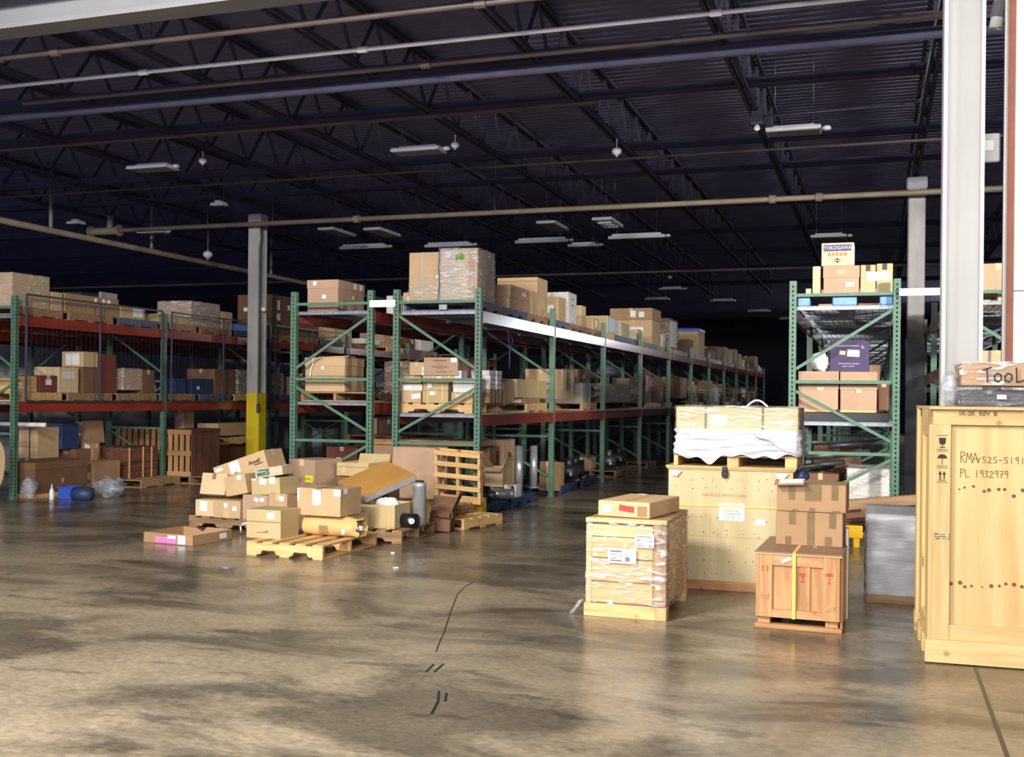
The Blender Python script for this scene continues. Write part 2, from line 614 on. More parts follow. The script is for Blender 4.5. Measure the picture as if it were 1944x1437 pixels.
def shell(x0, x1, y0, y1, z0, z1, amp=.012, freq=9, seed=0, rows=10, per=.05, rad=.03, hem=None, top=True, squash=.35, bulge=0.0, stretch=3.0, taper=0.0):
    """wrapping film: a rounded skirt with creases, closed over the top; hem(t) gives the lower edge's rise"""
    mb = MB()
    pts = []
    cor = [(x1 - rad, y0 + rad, -90), (x1 - rad, y1 - rad, 0), (x0 + rad, y1 - rad, 90), (x0 + rad, y0 + rad, 180)]
    ring = []
    for cx, cy, a0 in cor:
        for k in range(4):
            a = R(a0 + k * 30)
            ring.append((cx + rad * math.cos(a), cy + rad * math.sin(a), math.cos(a), math.sin(a)))
    full = []
    n = len(ring)
    for i in range(n):
        a, b_ = ring[i], ring[(i + 1) % n]
        d = math.hypot(b_[0] - a[0], b_[1] - a[1])
        k = max(1, int(d / per))
        for q in range(k):
            t = q / k
            full.append(tuple(a[j] * (1 - t) + b_[j] * t for j in range(4)))
    m = len(full)
    cxm, cym = (x0 + x1) / 2, (y0 + y1) / 2
    v = []
    for r in range(rows + 1):
        t = r / rows
        for i, (px, py, nx, ny) in enumerate(full):
            zb = z0 + (hem(i / m, px, py) if hem else 0)
            z = zb + (z1 - zb) * t
            d = amp * (nval((px, py, z * stretch), freq, seed) + .5 * nval((px, py, z * stretch), freq * 2.3, seed + 1)) + bulge * math.sin(math.pi * t)
            sh = 1 - taper * t
            v.append((cxm + (px - cxm) * sh + nx * d, cym + (py - cym) * sh + ny * d, z + (amp * .5 * nval((px, py, 0), freq, seed + 4) if r == rows else 0)))
    f = []
    for r in range(rows):
        for i in range(m):
            j = (i + 1) % m
            f.append((r * m + i, r * m + j, (r + 1) * m + j, (r + 1) * m + i))
    if top:
        base = rows * m
        for k, s_ in enumerate((.8, .45)):
            for i in range(m):
                p = v[base + i]
                v.append((cxm + (p[0] - cxm) * s_, cym + (p[1] - cym) * s_, z1 + amp * squash * nval((p[0] * s_, p[1] * s_, 0), freq, seed + 2)))
            o = base + k * m
            for i in range(m):
                j = (i + 1) % m
                f.append((o + i, o + j, o + m + j, o + m + i))
        v.append((cxm, cym, z1))
        o = base + 2 * m
        for i in range(m):
            f.append((o + i, o + (i + 1) % m, len(v) - 1))
    return mb.add(v, f)


def blob(c, rad, amp=.3, freq=2.0, seed=0, nu=18, nv=12, flat=True):
    """crumpled bag or heap sitting on its base"""
    def fn(u, w):
        th, ph = 2 * math.pi * u, math.pi * (w - .5)
        d = Vector((math.cos(th) * math.cos(ph), math.sin(th) * math.cos(ph), math.sin(ph)))
        k = 1 + amp * nval(d, freq, seed) + amp * .5 * nval(d, freq * 2.7, seed + 3)
        z = c[2] + rad[2] * (1 + d.z * k)
        return (c[0] + rad[0] * d.x * k, c[1] + rad[1] * d.y * k, max(z, c[2]) if flat else z)
    return MB().grid(fn, nu, nv, close=True)


# ------------------------------------------------------------------ the building
fl = MB().grid(lambda u, w: (-34 + 52 * u, -8 + 66 * w, 0), 4, 4).build('floor', 'floor')
struct(fl, 'worn brown polished concrete warehouse floor')
for pts, w in (([(.53, -4), (.53, 7.6)], .02), ([(.53, 8.5), (.53, 50)], .02)):
    mb = MB()
    for a, b_ in zip(pts, pts[1:]):
        mb.bx(a[0] - w / 2, a[0] + w / 2, a[1], b_[1], 0, .0015)
    mb.build('floor_joint', 'plastic_black', fl)
# tyre scuffs on the slab
sk = MB()
curve = [(-2.44, 5.85), (-2.52, 6.1), (-2.61, 6.4), (-2.71, 6.7), (-2.81, 7.0), (-2.92, 7.35), (-3.0, 7.6), (-3.06, 7.9), (-3.09, 8.2)]
for a, b_ in zip(curve, curve[1:]):
    sk.bar((*a, .0012), (*b_, .0012), .008, .0008)
sk.build('skid_mark', 'plastic_black', fl)
for k, pl_ in enumerate(([(-2.34, 5.58), (-2.31, 5.40)], [(-2.29, 5.60), (-2.27, 5.42)], [(-2.1, 5.08), (-2.03, 4.9), (-1.98, 4.7)], [(-2.05, 5.06), (-2.0, 4.92)])):
    s2 = MB()
    for a, b_ in zip(pl_, pl_[1:]):
        s2.bar((*a, .0012), (*b_, .0012), .014, .0008)
    s2.build('skid_mark', 'plastic_black', fl)


def corrugated(name, x0, x1, y0, y1, z, pitch, depth, mat):
    prof = []
    y = y0
    while y < y1:
        prof += [(y, z), (y + pitch * .35, z), (y + pitch * .5, z + depth), (y + pitch * .85, z + depth)]
        y += pitch
    prof.append((y, z))
    v = [(x0, *p) for p in prof] + [(x1, *p) for p in prof]
    n = len(prof)
    f = [(i, i + 1, n + i + 1, n + i) for i in range(n - 1)]
    return MB().add(v, f).build(name, mat)


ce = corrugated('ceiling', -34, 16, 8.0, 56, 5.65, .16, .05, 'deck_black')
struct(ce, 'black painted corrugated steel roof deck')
c2 = corrugated('ceiling_hall', -24, 16, -10, 7.95, 5.35, .2, .05, 'hall_ceiling')
struct(c2, 'grey ribbed ceiling of the front hall')
struct(MB().bx(-15.75, -15.6, 8, 40, 0, 2.5).build('wall_left', 'wall_grey'), 'low grey partition wall behind the left racks')
struct(MB().bx(-34.2, -34, 8, 56, 0, 5.7).build('wall_far_left', 'wall_dark'))
struct(MB().bx(-34, 16, 56, 56.2, 0, 5.7).build('wall_back', 'wall_dark'))
struct(MB().bx(16, 16.2, 8, 56, 0, 5.7).build('wall_right', 'wall_dark'))

# header beam over the line between hall and store
hb = MB()
hb.prism([(7.80, 4.80), (8.06, 4.80), (8.06, 4.84), (7.96, 4.84), (7.96, 5.34), (8.06, 5.34), (8.06, 5.38), (7.80, 5.38), (7.80, 5.34), (7.90, 5.34), (7.90, 4.84), (7.80, 4.84)], -20, .40, 'x')
struct(hb.build('trim_1', 'hall_ceiling'), 'pale steel header beam along the edge of the hall ceiling')
h2 = MB().prism([(7.42, 5.0), (7.52, 5.0), (7.52, 5.33), (7.42, 5.33)], -20, .4, 'x')
struct(h2.build('trim_2', 'hall_ceiling'), 'grey ceiling rail beside the header beam')


def wide_flange(x, y, w, d, z0, z1, t=.02):
    prof = [(x - w / 2, y - d / 2), (x + w / 2, y - d / 2), (x + w / 2, y - d / 2 + t), (x + t / 2, y - d / 2 + t), (x + t / 2, y + d / 2 - t), (x + w / 2, y + d / 2 - t),
            (x + w / 2, y + d / 2), (x - w / 2, y + d / 2), (x - w / 2, y + d / 2 - t), (x - t / 2, y + d / 2 - t), (x - t / 2, y - d / 2 + t), (x - w / 2, y - d / 2 + t)]
    return MB().prism(prof, z0, z1, 'z')


def tube_column(x, y, w, z0, z1):
    return MB().bx(x - w / 2, x + w / 2, y - w / 2, y + w / 2, z0, z1, .02)


# near column: an H-section turned so that its web faces the camera
nc = empty('column', (0, 0, 0))
pr_ = [(.40, 7.90), (.425, 7.90), (.425, 8.0), (.635, 8.0), (.635, 7.90), (.66, 7.90), (.66, 8.14), (.635, 8.14), (.635, 8.03), (.425, 8.03), (.425, 8.14), (.40, 8.14)]
MB().prism(pr_, 0, 5.35, 'z').build('shaft', 'column_white', nc)
MB().bx(.36, .70, 7.84, 8.2, 0, .025).build('base_plate', 'steel_dull', nc)
struct(tag(nc, 'tall white steel column behind the big plywood crate', 'column'))
rc = empty('column', (0, 0, 0))
tube_column(.52, 17.6, .25, 0, 4.78).build('shaft', 'column_grey', rc)
MB().bx(.37, .67, 17.45, 17.75, 4.72, 4.90, .02).build('cap', 'fixture_white', rc)
MB().bx(.385, .655, 17.465, 17.735, 0, 2.45).build('dark_lower_part', 'plastic_black', rc)  # column is plain black over its lower half
struct(tag(rc, 'grey column with a black lower half behind the right rack', 'column'))
lc = empty('column', (0, 0, 0))
wide_flange(-11.03, 17.6, .25, .25, 0, 4.72).build('shaft', 'column_grey', lc)
MB().bx(-11.17, -10.89, 17.46, 17.74, 4.66, 4.86, .02).build('cap', 'column_white', lc)
MB().bx(-11.165, -10.895, 17.465, 17.735, 0, 1.52, .01).build('yellow_sleeve', 'column_yellow', lc)
MB().bx(-10.92, -10.87, 17.42, 17.47, 1.15, 1.32, .01).build('switch_box', 'steel_dull', lc)
MB().path([(-10.9, 17.44, 1.3), (-10.9, 17.44, 4.2), (-10.86, 17.44, 4.45), (-10.88, 17.44, 4.6)], .012).build('cable', 'plastic_black', lc)
for sx in (-1, 1):
    ob = MB().lathe((-11.03 + sx * .19, 17.52, 3.03), [(.02, 0), (.05, .02), (.055, .06), (.03, .09)], 10).build('emergency_lamp_head', 'plastic_white', lc, smooth=True)
struct(tag(lc, 'steel column with yellow painted foot between the left racks and the aisle', 'column'))

# roof trusses along the aisles
def truss(x, y0, y1, zb=4.92, zt=5.6, step=.95):
    t = empty('roof_truss', (x, y0, zb))
    L_ = y1 - y0
    mb = MB()
    for dx in (-.035, .035):
        mb.bx(dx - .02, dx + .02, 0, L_, 0, .05)
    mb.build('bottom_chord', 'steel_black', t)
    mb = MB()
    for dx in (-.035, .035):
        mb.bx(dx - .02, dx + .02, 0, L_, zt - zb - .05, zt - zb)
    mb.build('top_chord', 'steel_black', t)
    n = int(L_ / step)
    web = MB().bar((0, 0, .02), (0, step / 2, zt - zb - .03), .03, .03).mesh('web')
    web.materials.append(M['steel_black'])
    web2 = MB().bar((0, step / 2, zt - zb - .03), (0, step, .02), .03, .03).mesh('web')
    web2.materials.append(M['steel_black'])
    for k in range(n):
        put('web', web, t, (0, k * step, 0))
        put('web', web2, t, (0, k * step, 0))
    return t


tx = [.50, -1.45, -3.35, -5.2, -7.05, -8.9, -10.75, -12.6, -14.5, 2.4]
names = ['above the white column', 'carrying the lamp near the right rack', 'above the right half of the aisle', 'above the middle rack', 'left of the middle rack top',
         'above the left aisle', 'above the steel column with yellow foot', 'above the near left rack', 'nearest the left wall', 'right of the white column']
for x, nm in zip(tx, names):
    struct(tag(truss(x, 8.2, 36.0), 'dark open web roof truss ' + nm, 'truss', 'roof trusses'))

# purlins and the girder across
for k, (y, z, h) in enumerate([(10.55, 4.93, .13), (12.15, 4.96, .10), (14.75, 4.94, .12), (16.6, 4.97, .1), (19.6, 4.95, .14), (22.6, 4.95, .1), (25.8, 4.95, .1), (29.2, 4.95, .12), (33.0, 4.95, .12)]):
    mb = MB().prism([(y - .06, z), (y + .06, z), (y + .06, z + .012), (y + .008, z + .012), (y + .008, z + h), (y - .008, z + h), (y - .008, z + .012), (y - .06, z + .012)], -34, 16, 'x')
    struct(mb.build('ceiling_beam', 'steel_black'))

# overhead pipes
def pipe(label, pts, r, mat, couplings=(), n=10, cat='pipe', hang=()):
    t = empty('overhead_pipe', pts[0])
    o = Vector(pts[0])
    MB().path([Vector(p) - o for p in pts], r, n).build('pipe_run', mat, t, smooth=True)
    for p in couplings:
        ax = (Vector(pts[1]) - o).normalized()
        q = Vector(p) - o
        MB().cyl(q - ax * .05, q + ax * .05, r * 1.5, 10).build('coupling', mat, t)
    for p in hang:
        q = Vector(p) - o
        MB().cyl(q, q + Vector((0, 0, 5.65 - p[2])), .008, 6).build('hanger_rod', 'steel_dull', t)
    tag(t, label, cat, 'overhead pipes')
    return t


pipe('tan sprinkler pipe nearest the header beam', [(-15.5, 8.5, 4.8), (8, 8.5, 4.8)], .03, 'pipe_brown', [(-8.3, 8.5, 4.8), (-3.2, 8.5, 4.8), (-7.6, 8.5, 4.8)], hang=[(-6.5, 8.5, 4.8), (-3.3, 8.5, 4.8)])
pipe('bright white pipe crossing the whole ceiling', [(-15.5, 9.3, 4.8), (8, 9.3, 4.8)], .021, 'pipe_white', [(-7.2, 9.3, 4.8), (-4.7, 9.3, 4.8), (-1.35, 9.3, 4.8)])
pipe('brownish pipe just above the thick dark duct', [(-9.3, 9.9, 4.8), (8, 9.9, 4.8)], .03, 'pipe_brown', [(-4.3, 9.9, 4.8)])
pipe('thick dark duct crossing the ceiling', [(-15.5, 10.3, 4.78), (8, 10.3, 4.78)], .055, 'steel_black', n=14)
pipe('thin brown pipe in front of the row of near lamps', [(-15.5, 14.6, 4.8), (10, 14.6, 4.8)], .02, 'pipe_brown')
pipe('purple brown pipe across the ceiling before the lamps', [(-15.5, 11.7, 4.79), (-3, 11.7, 4.79)], .028, 'pipe_brown')
pipe('long tan sprinkler main passing both columns', [(-14.5, 17.25, 4.62), (10, 17.25, 4.62)], .045, 'pipe_tan', [(-8.8, 17.25, 4.62), (-1.6, 17.25, 4.62), (-.9, 17.25, 4.62)], hang=[(-11.9, 17.25, 4.62), (-6.2, 17.25, 4.62), (-10.5, 17.25, 4.62)])
pipe('faint far pipe above the rack tops', [(-30, 26.2, 4.6), (10, 26.2, 4.6)], .03, 'pipe_tan')
mp_ = pipe('rusty pipe running back along the left rack', [(-14.1, 10, 4.4), (-14.25, 40, 4.4)], .055, 'pipe_tan')
o0 = Vector((-14.1, 10, 4.4))
for y in (15.75, 18.6, 23.2):
    MB().cyl(Vector((-14.16, y, 4.42)) - o0, Vector((-14.16, y, 5.6)) - o0, .035, 8).build('riser', 'pipe_tan', mp_)
# valve on the end of the main
vv = empty('pipe_valve', (-14.1, 17.25, 4.62))
MB().cyl((-.45, 0, 0), (.2, 0, 0), .075, 12).build('body', 'pipe_tan', vv)
MB().cyl((0, 0, .05), (0, 0, .28), .06, 10).build('bonnet', 'pipe_tan', vv)
MB().cyl((-.46, 0, 0), (-.42, 0, 0), .11, 12).build('flange', 'pipe_tan', vv)
MB().cyl((.2, 0, 0), (.24, 0, 0), .11, 12).build('flange', 'pipe_tan', vv)
MB().lathe((0, 0, .28), [(.1, 0), (.12, .02), (.1, .04)], 12).build('hand_wheel', 'pipe_brown', vv)
tag(vv, 'brown valve body at the left end of the sprinkler main', 'valve')
# conduit feeding the right lamp
cd = pipe('thin grey conduit bending from the right lamp to the column', [(-1.4, 13.1, 4.86), (.2, 13.0, 4.86), (.36, 12.95, 4.86), (.42, 12.8, 4.86), (.45, 9.2, 4.86)], .013, 'galvanised')
MB().bx(-.07, .07, -.06, .06, -.1, .06).build('junction_box', 'steel_dull', cd)
MB().lathe((0, -.02, -.17), [(.02, 0), (.04, .03), (.02, .07)], 8).build('sensor', 'plastic_white', cd)
# white drain pipe, top right
dp = empty('drain_pipe', (.82, 9, 4.34))
MB().path([(0, 0, .02), (.05, 0, .30), (.06, 0, .5), (.06, 0, 1.0)], .05, 14).build('pipe_run', 'pipe_white', dp, smooth=True)
MB().cyl((.012, 0, .09), (.034, 0, .21), .056, 14).build('coupling', 'ink_grey', dp)
tag(dp, 'short white plastic pipe end hanging top right', 'pipe')
pl_ = empty('access_plate', (.705, 8.142, 3.16))
MB().bx(-.075, .075, 0, .03, 0, .2, .008).build('housing', 'hall_ceiling', pl_)
MB().bx(-.06, .03, -.004, 0, .08, .15).build('label_plate', 'column_white', pl_)
MB().bx(-.075, -.03, .03, .04, .05, .15).build('bracket', 'steel_dull', pl_)
tag(pl_, 'white square box fixed high on the white column', 'electrical box')

# ceiling lamps (switched off)
def fixture(label, loc, size, rz=0, h=.05, sensor=True, style='panel'):
    t = empty('ceiling_lamp', loc, rz)
    w, d = size
    MB().prism([(-d / 2, 0), (d / 2, 0), (d / 2 - .03, h), (-d / 2 + .03, h)], -w / 2, w / 2, 'x').build('housing', 'fixture_white', t)
    MB().bx(-w / 2 + .02, w / 2 - .02, -d / 2 + .02, d / 2 - .02, -.008, 0).build('lens', 'fixture_lens', t)
    MB().bx(-w / 2 + .08, w / 2 - .08, -.05, .05, h, h + .035).build('driver_box', 'fixture_white', t)
    for sx in (-1, 1):
        MB().cyl((sx * w * .35, 0, h), (sx * w * .35, 0, 5.62 - loc[2]), .004, 5).build('hanging_wire', 'steel_dull', t)
    if sensor:
        MB().lathe((w / 2 + .06, 0, .0), [(.02, 0), (.055, .015), (.05, .045), (.02, .06)], 10).build('sensor', 'fixture_white', t, smooth=True)
    if style == 'tube':
        for k in range(3):
            MB().cyl((-w / 2 + .05, -d / 2 + d * (k + 1) / 4, -.02), (w / 2 - .05, -d / 2 + d * (k + 1) / 4, -.02), .012, 6).build('tube', 'fixture_white', t)
    tag(t, label, 'ceiling lamp', 'unlit ceiling lamps')
    return t


Z = 4.72
fixture('unlit white panel lamp above the left aisle', (-9.95, 13.07, Z), (.68, .32))
fixture('unlit white panel lamp above the middle rack front', (-5.8, 13.13, Z), (.68, .32))
fixture('unlit white panel lamp above the right rack front', (-1.0, 13.41, Z), (.64, .32))
fixture('tiny unlit lamp above the yellow footed column', (-10.74, 15.9, Z), (.26, .16), sensor=False)
fixture('square lamp left of a louvred one above the middle aisle', (-5.87, 19.6, Z), (.36, 1.0), R(0), sensor=False)
fixture('square louvred lamp right of its twin above the aisle', (-4.78, 19.5, Z), (.36, 1.0), R(0), sensor=False, style='tube')
fixture('narrow lamp seen end on above the left rack gap', (-9.38, 19.5, Z), (.36, 1.0), sensor=False)
fixture('leftmost narrow end on lamp right of the yellow footed column', (-10.25, 19.25, Z), (.34, 1.0), sensor=False)
for lb, x, y, w in (('long strip lamp left of the tall wrapped cartons', -10.74, 21.4, 1.15), ('long strip lamp just above the wrapped cartons', -8.81, 21.6, 1.1),
                    ('long strip lamp right above the wrapped cartons', -6.68, 21.5, 1.15), ('long strip lamp under the louvred square lamp', -4.65, 21.4, 1.15)):
    fixture(lb, (x, y, Z), (w, .12), h=.06)
fixture('small bright strip lamp between two long ones', (-6.0, 22.3, Z), (.66, .2))
fixture('strip lamp above the stamped carton on the right rack', (-.97, 22.3, Z), (.68, .3))
fixture('dim lamp far above the middle aisle, nearest the top cartons', (-5.84, 31.8, Z), (.7, .3))
fixture('dim lamp at far left above the wrapped stack', (-13.9, 18.3, Z), (.62, .25))
fixture('faint lamp at the far left edge', (-14.6, 16.9, Z), (.3, .2), sensor=False)
for k, (x, y) in enumerate(((-4.9, 36.0), (-4.2, 40.5), (-3.4, 44.5), (-6.9, 35.0))):
    fixture(['first of the faint lamps deep over the aisle', 'second of the faint lamps deep over the aisle', 'third of the faint lamps deep over the aisle', 'faint lamp left of those deep over the aisle'][k], (x, y, Z), (.8, .3), sensor=False)


def sensor_dome(label, loc, r=.06, rod=0.0):
    t = empty('ceiling_sensor', loc)
    MB().lathe((0, 0, 0), [(r * .5, -r * .5), (r, 0), (r, r * .6), (r * .4, r)], 12).build('housing', 'plastic_white', t, smooth=True)
    MB().lathe((0, 0, -r * .9), [(r * .15, 0), (r * .3, r * .2), (r * .3, r * .5)], 8).build('lens', 'fixture_lens', t, smooth=True)
    if rod:
        MB().cyl((0, 0, r), (0, 0, rod), .008, 6).build('stem', 'plastic_white', t)
    tag(t, label, 'sensor', 'ceiling sensors')


sensor_dome('white ceiling sensor right of the left panel lamp', (-9.02, 12.95, 4.75), .055, .15)
sensor_dome('white ceiling sensor beside the middle panel lamp', (-5.25, 13.05, 4.75), .055, .15)
sensor_dome('white round sensor on the truss above the aisle', (-3.31, 13.95, 4.74), .065, .18)
sensor_dome('white bell hanging on a stem left of the column', (-13.5, 19.6, 4.42), .10, .7)
sensor_dome('tiny far sensor above the middle aisle lamps', (-5.6, 30.2, 4.9), .06, .1)

# white partition with rusty edge post at the right border
pw = empty('partition', (.80, 8.12, 0))
MB().bx(0, .022, 0, .06, 0, 4.9).build('edge_strip', 'column_white', pw)
MB().bx(.022, .066, -.01, .07, 0, 4.9).build('rusty_post', 'rust_brown', pw)
MB().bx(.068, 1.3, 0, .05, 0, 2.258).build('panel', 'panel_white', pw)
MB().bx(.068, 1.3, 0, .05, 2.264, 4.4).build('panel', 'panel_white', pw)
MB().bx(.068, 1.3, .01, .06, 4.4, 4.9).build('panel', 'hall_ceiling', pw)
struct(tag(pw, 'white wall panel with rust brown edge post at right', 'partition'))

# ------------------------------------------------------------------ pallet racks
HR = 2.83


def post_mesh(holes):
    """upright: closed front and side faces, with punched slots on the faces that show"""
    w, d = .076, .07
    mb = MB()
    x0, x1, y0, y1 = -w / 2, w / 2, -d / 2, d / 2
    if not holes:
        mb.prism([(x0, y0), (x1, y0), (x1, y1), (x1 - .02, y1), (x1 - .02, y0 + .012), (x0 + .02, y0 + .012), (x0 + .02, y1), (x0, y1)], 0, HR, 'z')
        return mb.mesh('post')
    rows = []
    z = .02
    cols = [x0, -.009, .009, x1]
    zs = [0.0]
    k = 0
    while .05 + k * .051 + .026 < HR - .02:
        zs += [.05 + k * .051, .05 + k * .051 + .024]
        k += 1
    zs.append(HR)
    for face in (0, 1, 2):
        for i, (a, b_) in enumerate(zip(zs, zs[1:])):
            for c in range(3):
                if c == 1 and i % 2 == 1:
                    continue
                p, q = cols[c], cols[c + 1]
                if face == 0:
                    mb.add([(p, y0, a), (q, y0, a), (q, y0, b_), (p, y0, b_)], [(0, 1, 2, 3)])
                elif face == 1:
                    s_ = d / w
                    mb.add([(x1, p * s_, a), (x1, q * s_, a), (x1, q * s_, b_), (x1, p * s_, b_)], [(0, 1, 2, 3)])
    mb.add([(x0, y0, 0), (x0, y1, 0), (x0, y1, HR), (x0, y0, HR)], [(3, 2, 1, 0)])
    mb.add([(x0, y1, 0), (x1, y1, 0), (x1, y1, HR), (x0, y1, HR)], [(3, 2, 1, 0)])
    mb.add([(x0, y0, HR), (x1, y0, HR), (x1, y1, HR), (x0, y1, HR)], [(0, 1, 2, 3)])
    return mb.mesh('post')


ME = {}
for key, hl in (('post_h', True), ('post', False)):
    ME[key] = post_mesh(hl)
    ME[key].materials.append(M['rack_green'])
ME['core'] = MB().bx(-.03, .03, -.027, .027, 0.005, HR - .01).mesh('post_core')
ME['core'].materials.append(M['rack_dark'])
ME['foot'] = MB().bx(-.06, .06, -.055, .055, 0, .008).mesh('foot_plate')
ME['foot'].materials.append(M['rack_green'])


def rack(name, label, xa, xb, y0, bays, L, lv, flip=False, y_holes=1, lean=0, dark_beams=False):
    """one run of pallet rack: upright frames every L metres, beams and wire decks between them"""
    t = empty(name, (xa, y0, 0))
    w = xb - xa
    brace = MB()
    horiz = MB().bx(.03, w - .03, -.018, .018, -.018, .018).mesh('brace')
    horiz.materials.append(M['rack_green'])

    def diag(za, zb):
        me = MB().bar((.03, .0, za), (w - .03, .0, zb), .022, .034).mesh('brace')
        me.materials.append(M['rack_green'])
        return me
    zz = [(1.84, 2.50), (1.60, 1.04), (.30, .86)]
    if flip:
        zz = [(b_, a) for a, b_ in zz]
    dg = [diag(*q) for q in zz]
    for k in range(bays + 1):
        f = empty('upright_frame', (0, k * L, 0))
        f.parent = t
        for x in (0, w):
            p = put('post', ME['post_h' if k < y_holes else 'post'], f, (x, 0, 0))
            if k < y_holes:
                put('slot_shadow', ME['core'], f, (x, 0, 0))
            put('foot_plate', ME['foot'], f, (x, 0, 0))
        for z in (2.67, 1.70, .91):
            put('brace', horiz, f, (0, 0, z))
        for me in dg:
            put('brace', me, f)
    # beams and decks share their meshes
    bm = MB()
    bm.prism([(-.028, 0), (.028, 0), (.028, .14), (-.006, .14), (-.006, .12), (-.028, .12)], .04, L - .04, 'y')
    for y in (.038, L - .05):
        bm.bx(-.03, .031, y - .003, y + .012, -.02, .142)
    bme = bm.mesh('beam')
    bme.materials.append(M['beam_red'])
    dm = MB()
    n = int((L - .1) / .1)
    for i in range(n + 1):
        y = .05 + i * (L - .1) / n
        dm.bx(.03, w - .03, y - .003, y + .003, .004, .010)
    for i in range(15):
        x = .04 + i * (w - .08) / 14
        dm.bx(x - .003, x + .003, .05, L - .05, 0, .006)
    for i in range(3):
        y = .06 + i * (L - .12) / 2
        dm.bx(.03, w - .03, y - .02, y + .02, -.035, 0)
    dme = dm.mesh('wire_deck')
    dme.materials.append(M['galvanised'])
    for k in range(bays):
        for z in lv:
            for sx, x in ((1, 0), (1, w)):
                put('beam', bme, t, (x + (.012 if x else -.012), k * L, z - .14))
            o = put('wire_deck', dme, t, (0, k * L, z))
            o['kind'] = 'stuff'
    tag(t, label, 'pallet rack', 'pallet racks')
    return t


LB = 3.16
rack('pallet_rack', 'green pallet rack with red beams, left half of the middle pair', -7.21, -6.11, 12.4, 6, LB, (1.40, 2.57))
rack('pallet_rack', 'long green pallet rack with red beams facing the open aisle', -5.75, -4.65, 12.4, 11, LB, (1.27, 2.55), flip=True)
rack('pallet_rack', 'green pallet rack with red beams along the left edge', -12.46, -11.36, 11.97, 6, 3.3, (1.35, 2.56), flip=True)
rack('pallet_rack', 'dim pallet rack by the grey wall, behind the left rack', -14.35, -13.30, 12.2, 6, 3.3, (1.3, 2.45), y_holes=0)
rack('pallet_rack', 'green pallet rack carrying the stamped carton on top', -.92, .18, 12.5, 8, LB, (1.25, 2.54))
rack('pallet_rack', 'rack seen between the white column and wall panel', .70, 1.75, 12.5, 4, LB, (1.9, 2.57), flip=True, y_holes=0)

# white spacer plates between back to back frames
for lb, x0, x1, y, z0, z1 in (('white plate joining the middle racks', -6.11, -5.75, 12.35, 2.61, 2.70), ('white spacer bar between right rack and column', .20, .66, 12.42, 2.635, 2.715)):
    o = MB().bx(x0, x1, y - .005, y + .005, z0, z1, .002).build('spacer_plate', 'white_plate')
    tag(o, lb, 'plate', 'white spacer plates')


# post protectors
def guard(label, x, y, w, h, name='post_guard'):
    t = empty(name, (x, y, 0))
    MB().prism([(-w / 2, -.06), (w / 2, -.06), (w / 2, .08), (w / 2 - .012, .08), (w / 2 - .012, -.048), (-w / 2, -.048)], 0.004, h, 'z').build('guard_plate', 'guard_yellow', t)
    MB().bx(-w / 2 - .02, w / 2 + .02, -.1, .08, 0, .008).build('foot_plate', 'guard_yellow', t)
    tag(t, label, 'post guard', 'yellow post guards')
    return t


guard('yellow steel guard at the foot of the middle rack post', -4.56, 12.28, .10, .27)
gb = empty('guard_rail', (-.30, 11.6, 0))
MB().bx(-.25, .16, -.03, .03, .09, .22, .008).build('rail', 'guard_yellow', gb)
for x in (-.2, .1):
    MB().bx(x - .03, x + .03, -.02, .04, 0, .22).build('leg', 'guard_yellow', gb)
tag(gb, 'low yellow guard rail behind the small red marked crate', 'guard rail')


# mesh cage panels on the left rack's aisle side
def mesh_panel(label, y0, y1, z0, z1, x=-11.30):
    t = empty('mesh_panel', (x, y0, z0))
    L_, h = y1 - y0, z1 - z0
    for y in (0, L_ / 2, L_):
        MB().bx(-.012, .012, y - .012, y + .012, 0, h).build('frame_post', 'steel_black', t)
    for z in (0, h):
        MB().bx(-.014, .014, 0, L_, z - .014, z + .014).build('frame_rail', 'steel_dull', t)
    mb = MB()
    n = int(L_ / .1)
    for i in range(1, n):
        mb.bx(-.0007, .0007, i * .1 - .0007, i * .1 + .0007, 0, h)
    for i in range(1, int(h / .1)):
        mb.bx(-.0007, .0007, 0, L_, i * .1 - .0007, i * .1 + .0007)
    o = mb.build('wire_mesh', 'steel_black', t)
    o['kind'] = 'stuff'
    tag(t, label, 'mesh panel', 'mesh panels on the left rack')


mesh_panel('dark wire mesh panel in the first bay of the left rack', 12.12, 15.15, 1.36, 2.86)
mesh_panel('dark wire mesh panel in the second bay of the left rack', 15.40, 18.45, 1.36, 2.86)
mesh_panel('dark wire mesh panel in the left rack beyond the column', 18.7, 21.7, 1.36, 2.86)

# ------------------------------------------------------------------ pallets
def stringer(L_, h, t, notch=True, axis='y', c0=.25):
    if notch:
        a, b_ = .18, .40
        pr = [(0, 0), (L_ * a, 0), (L_ * (a + .03), h * .38), (L_ * (b_ - .03), h * .38), (L_ * b_, 0), (L_ * (1 - b_), 0), (L_ * (1 - b_ + .03), h * .38), (L_ * (1 - a - .03), h * .38), (L_ * (1 - a), 0), (L_, 0), (L_, h), (0, h)]
    else:
        pr = [(0, 0), (L_, 0), (L_, h), (0, h)]
    return MB().prism(pr, -t / 2, t / 2, 'x')


PAL = {}


def pallet_proto(key, w, d, h, mats, boards=6, notch=True, bottom=3, fill_=.66):
    """stringers run along local y (depth), boards along local x"""
    tb = .018
    hs = h - tb * (2 if bottom else 1)
    zb = tb if bottom else 0
    sm = stringer(d, hs, .038, notch).mesh('stringer')
    sm.materials.append(M[mats[1]])
    bw = d / boards * fill_
    bm = MB().bx(-w / 2, w / 2, -bw / 2, bw / 2, 0, tb, .002).mesh('deck_board')
    bm.materials.append(M[mats[0]])
    PAL[key] = dict(w=w, d=d, h=h, s=sm, b=bm, n=boards, bot=bottom, zb=zb, hs=hs, tb=tb, bw=bw)


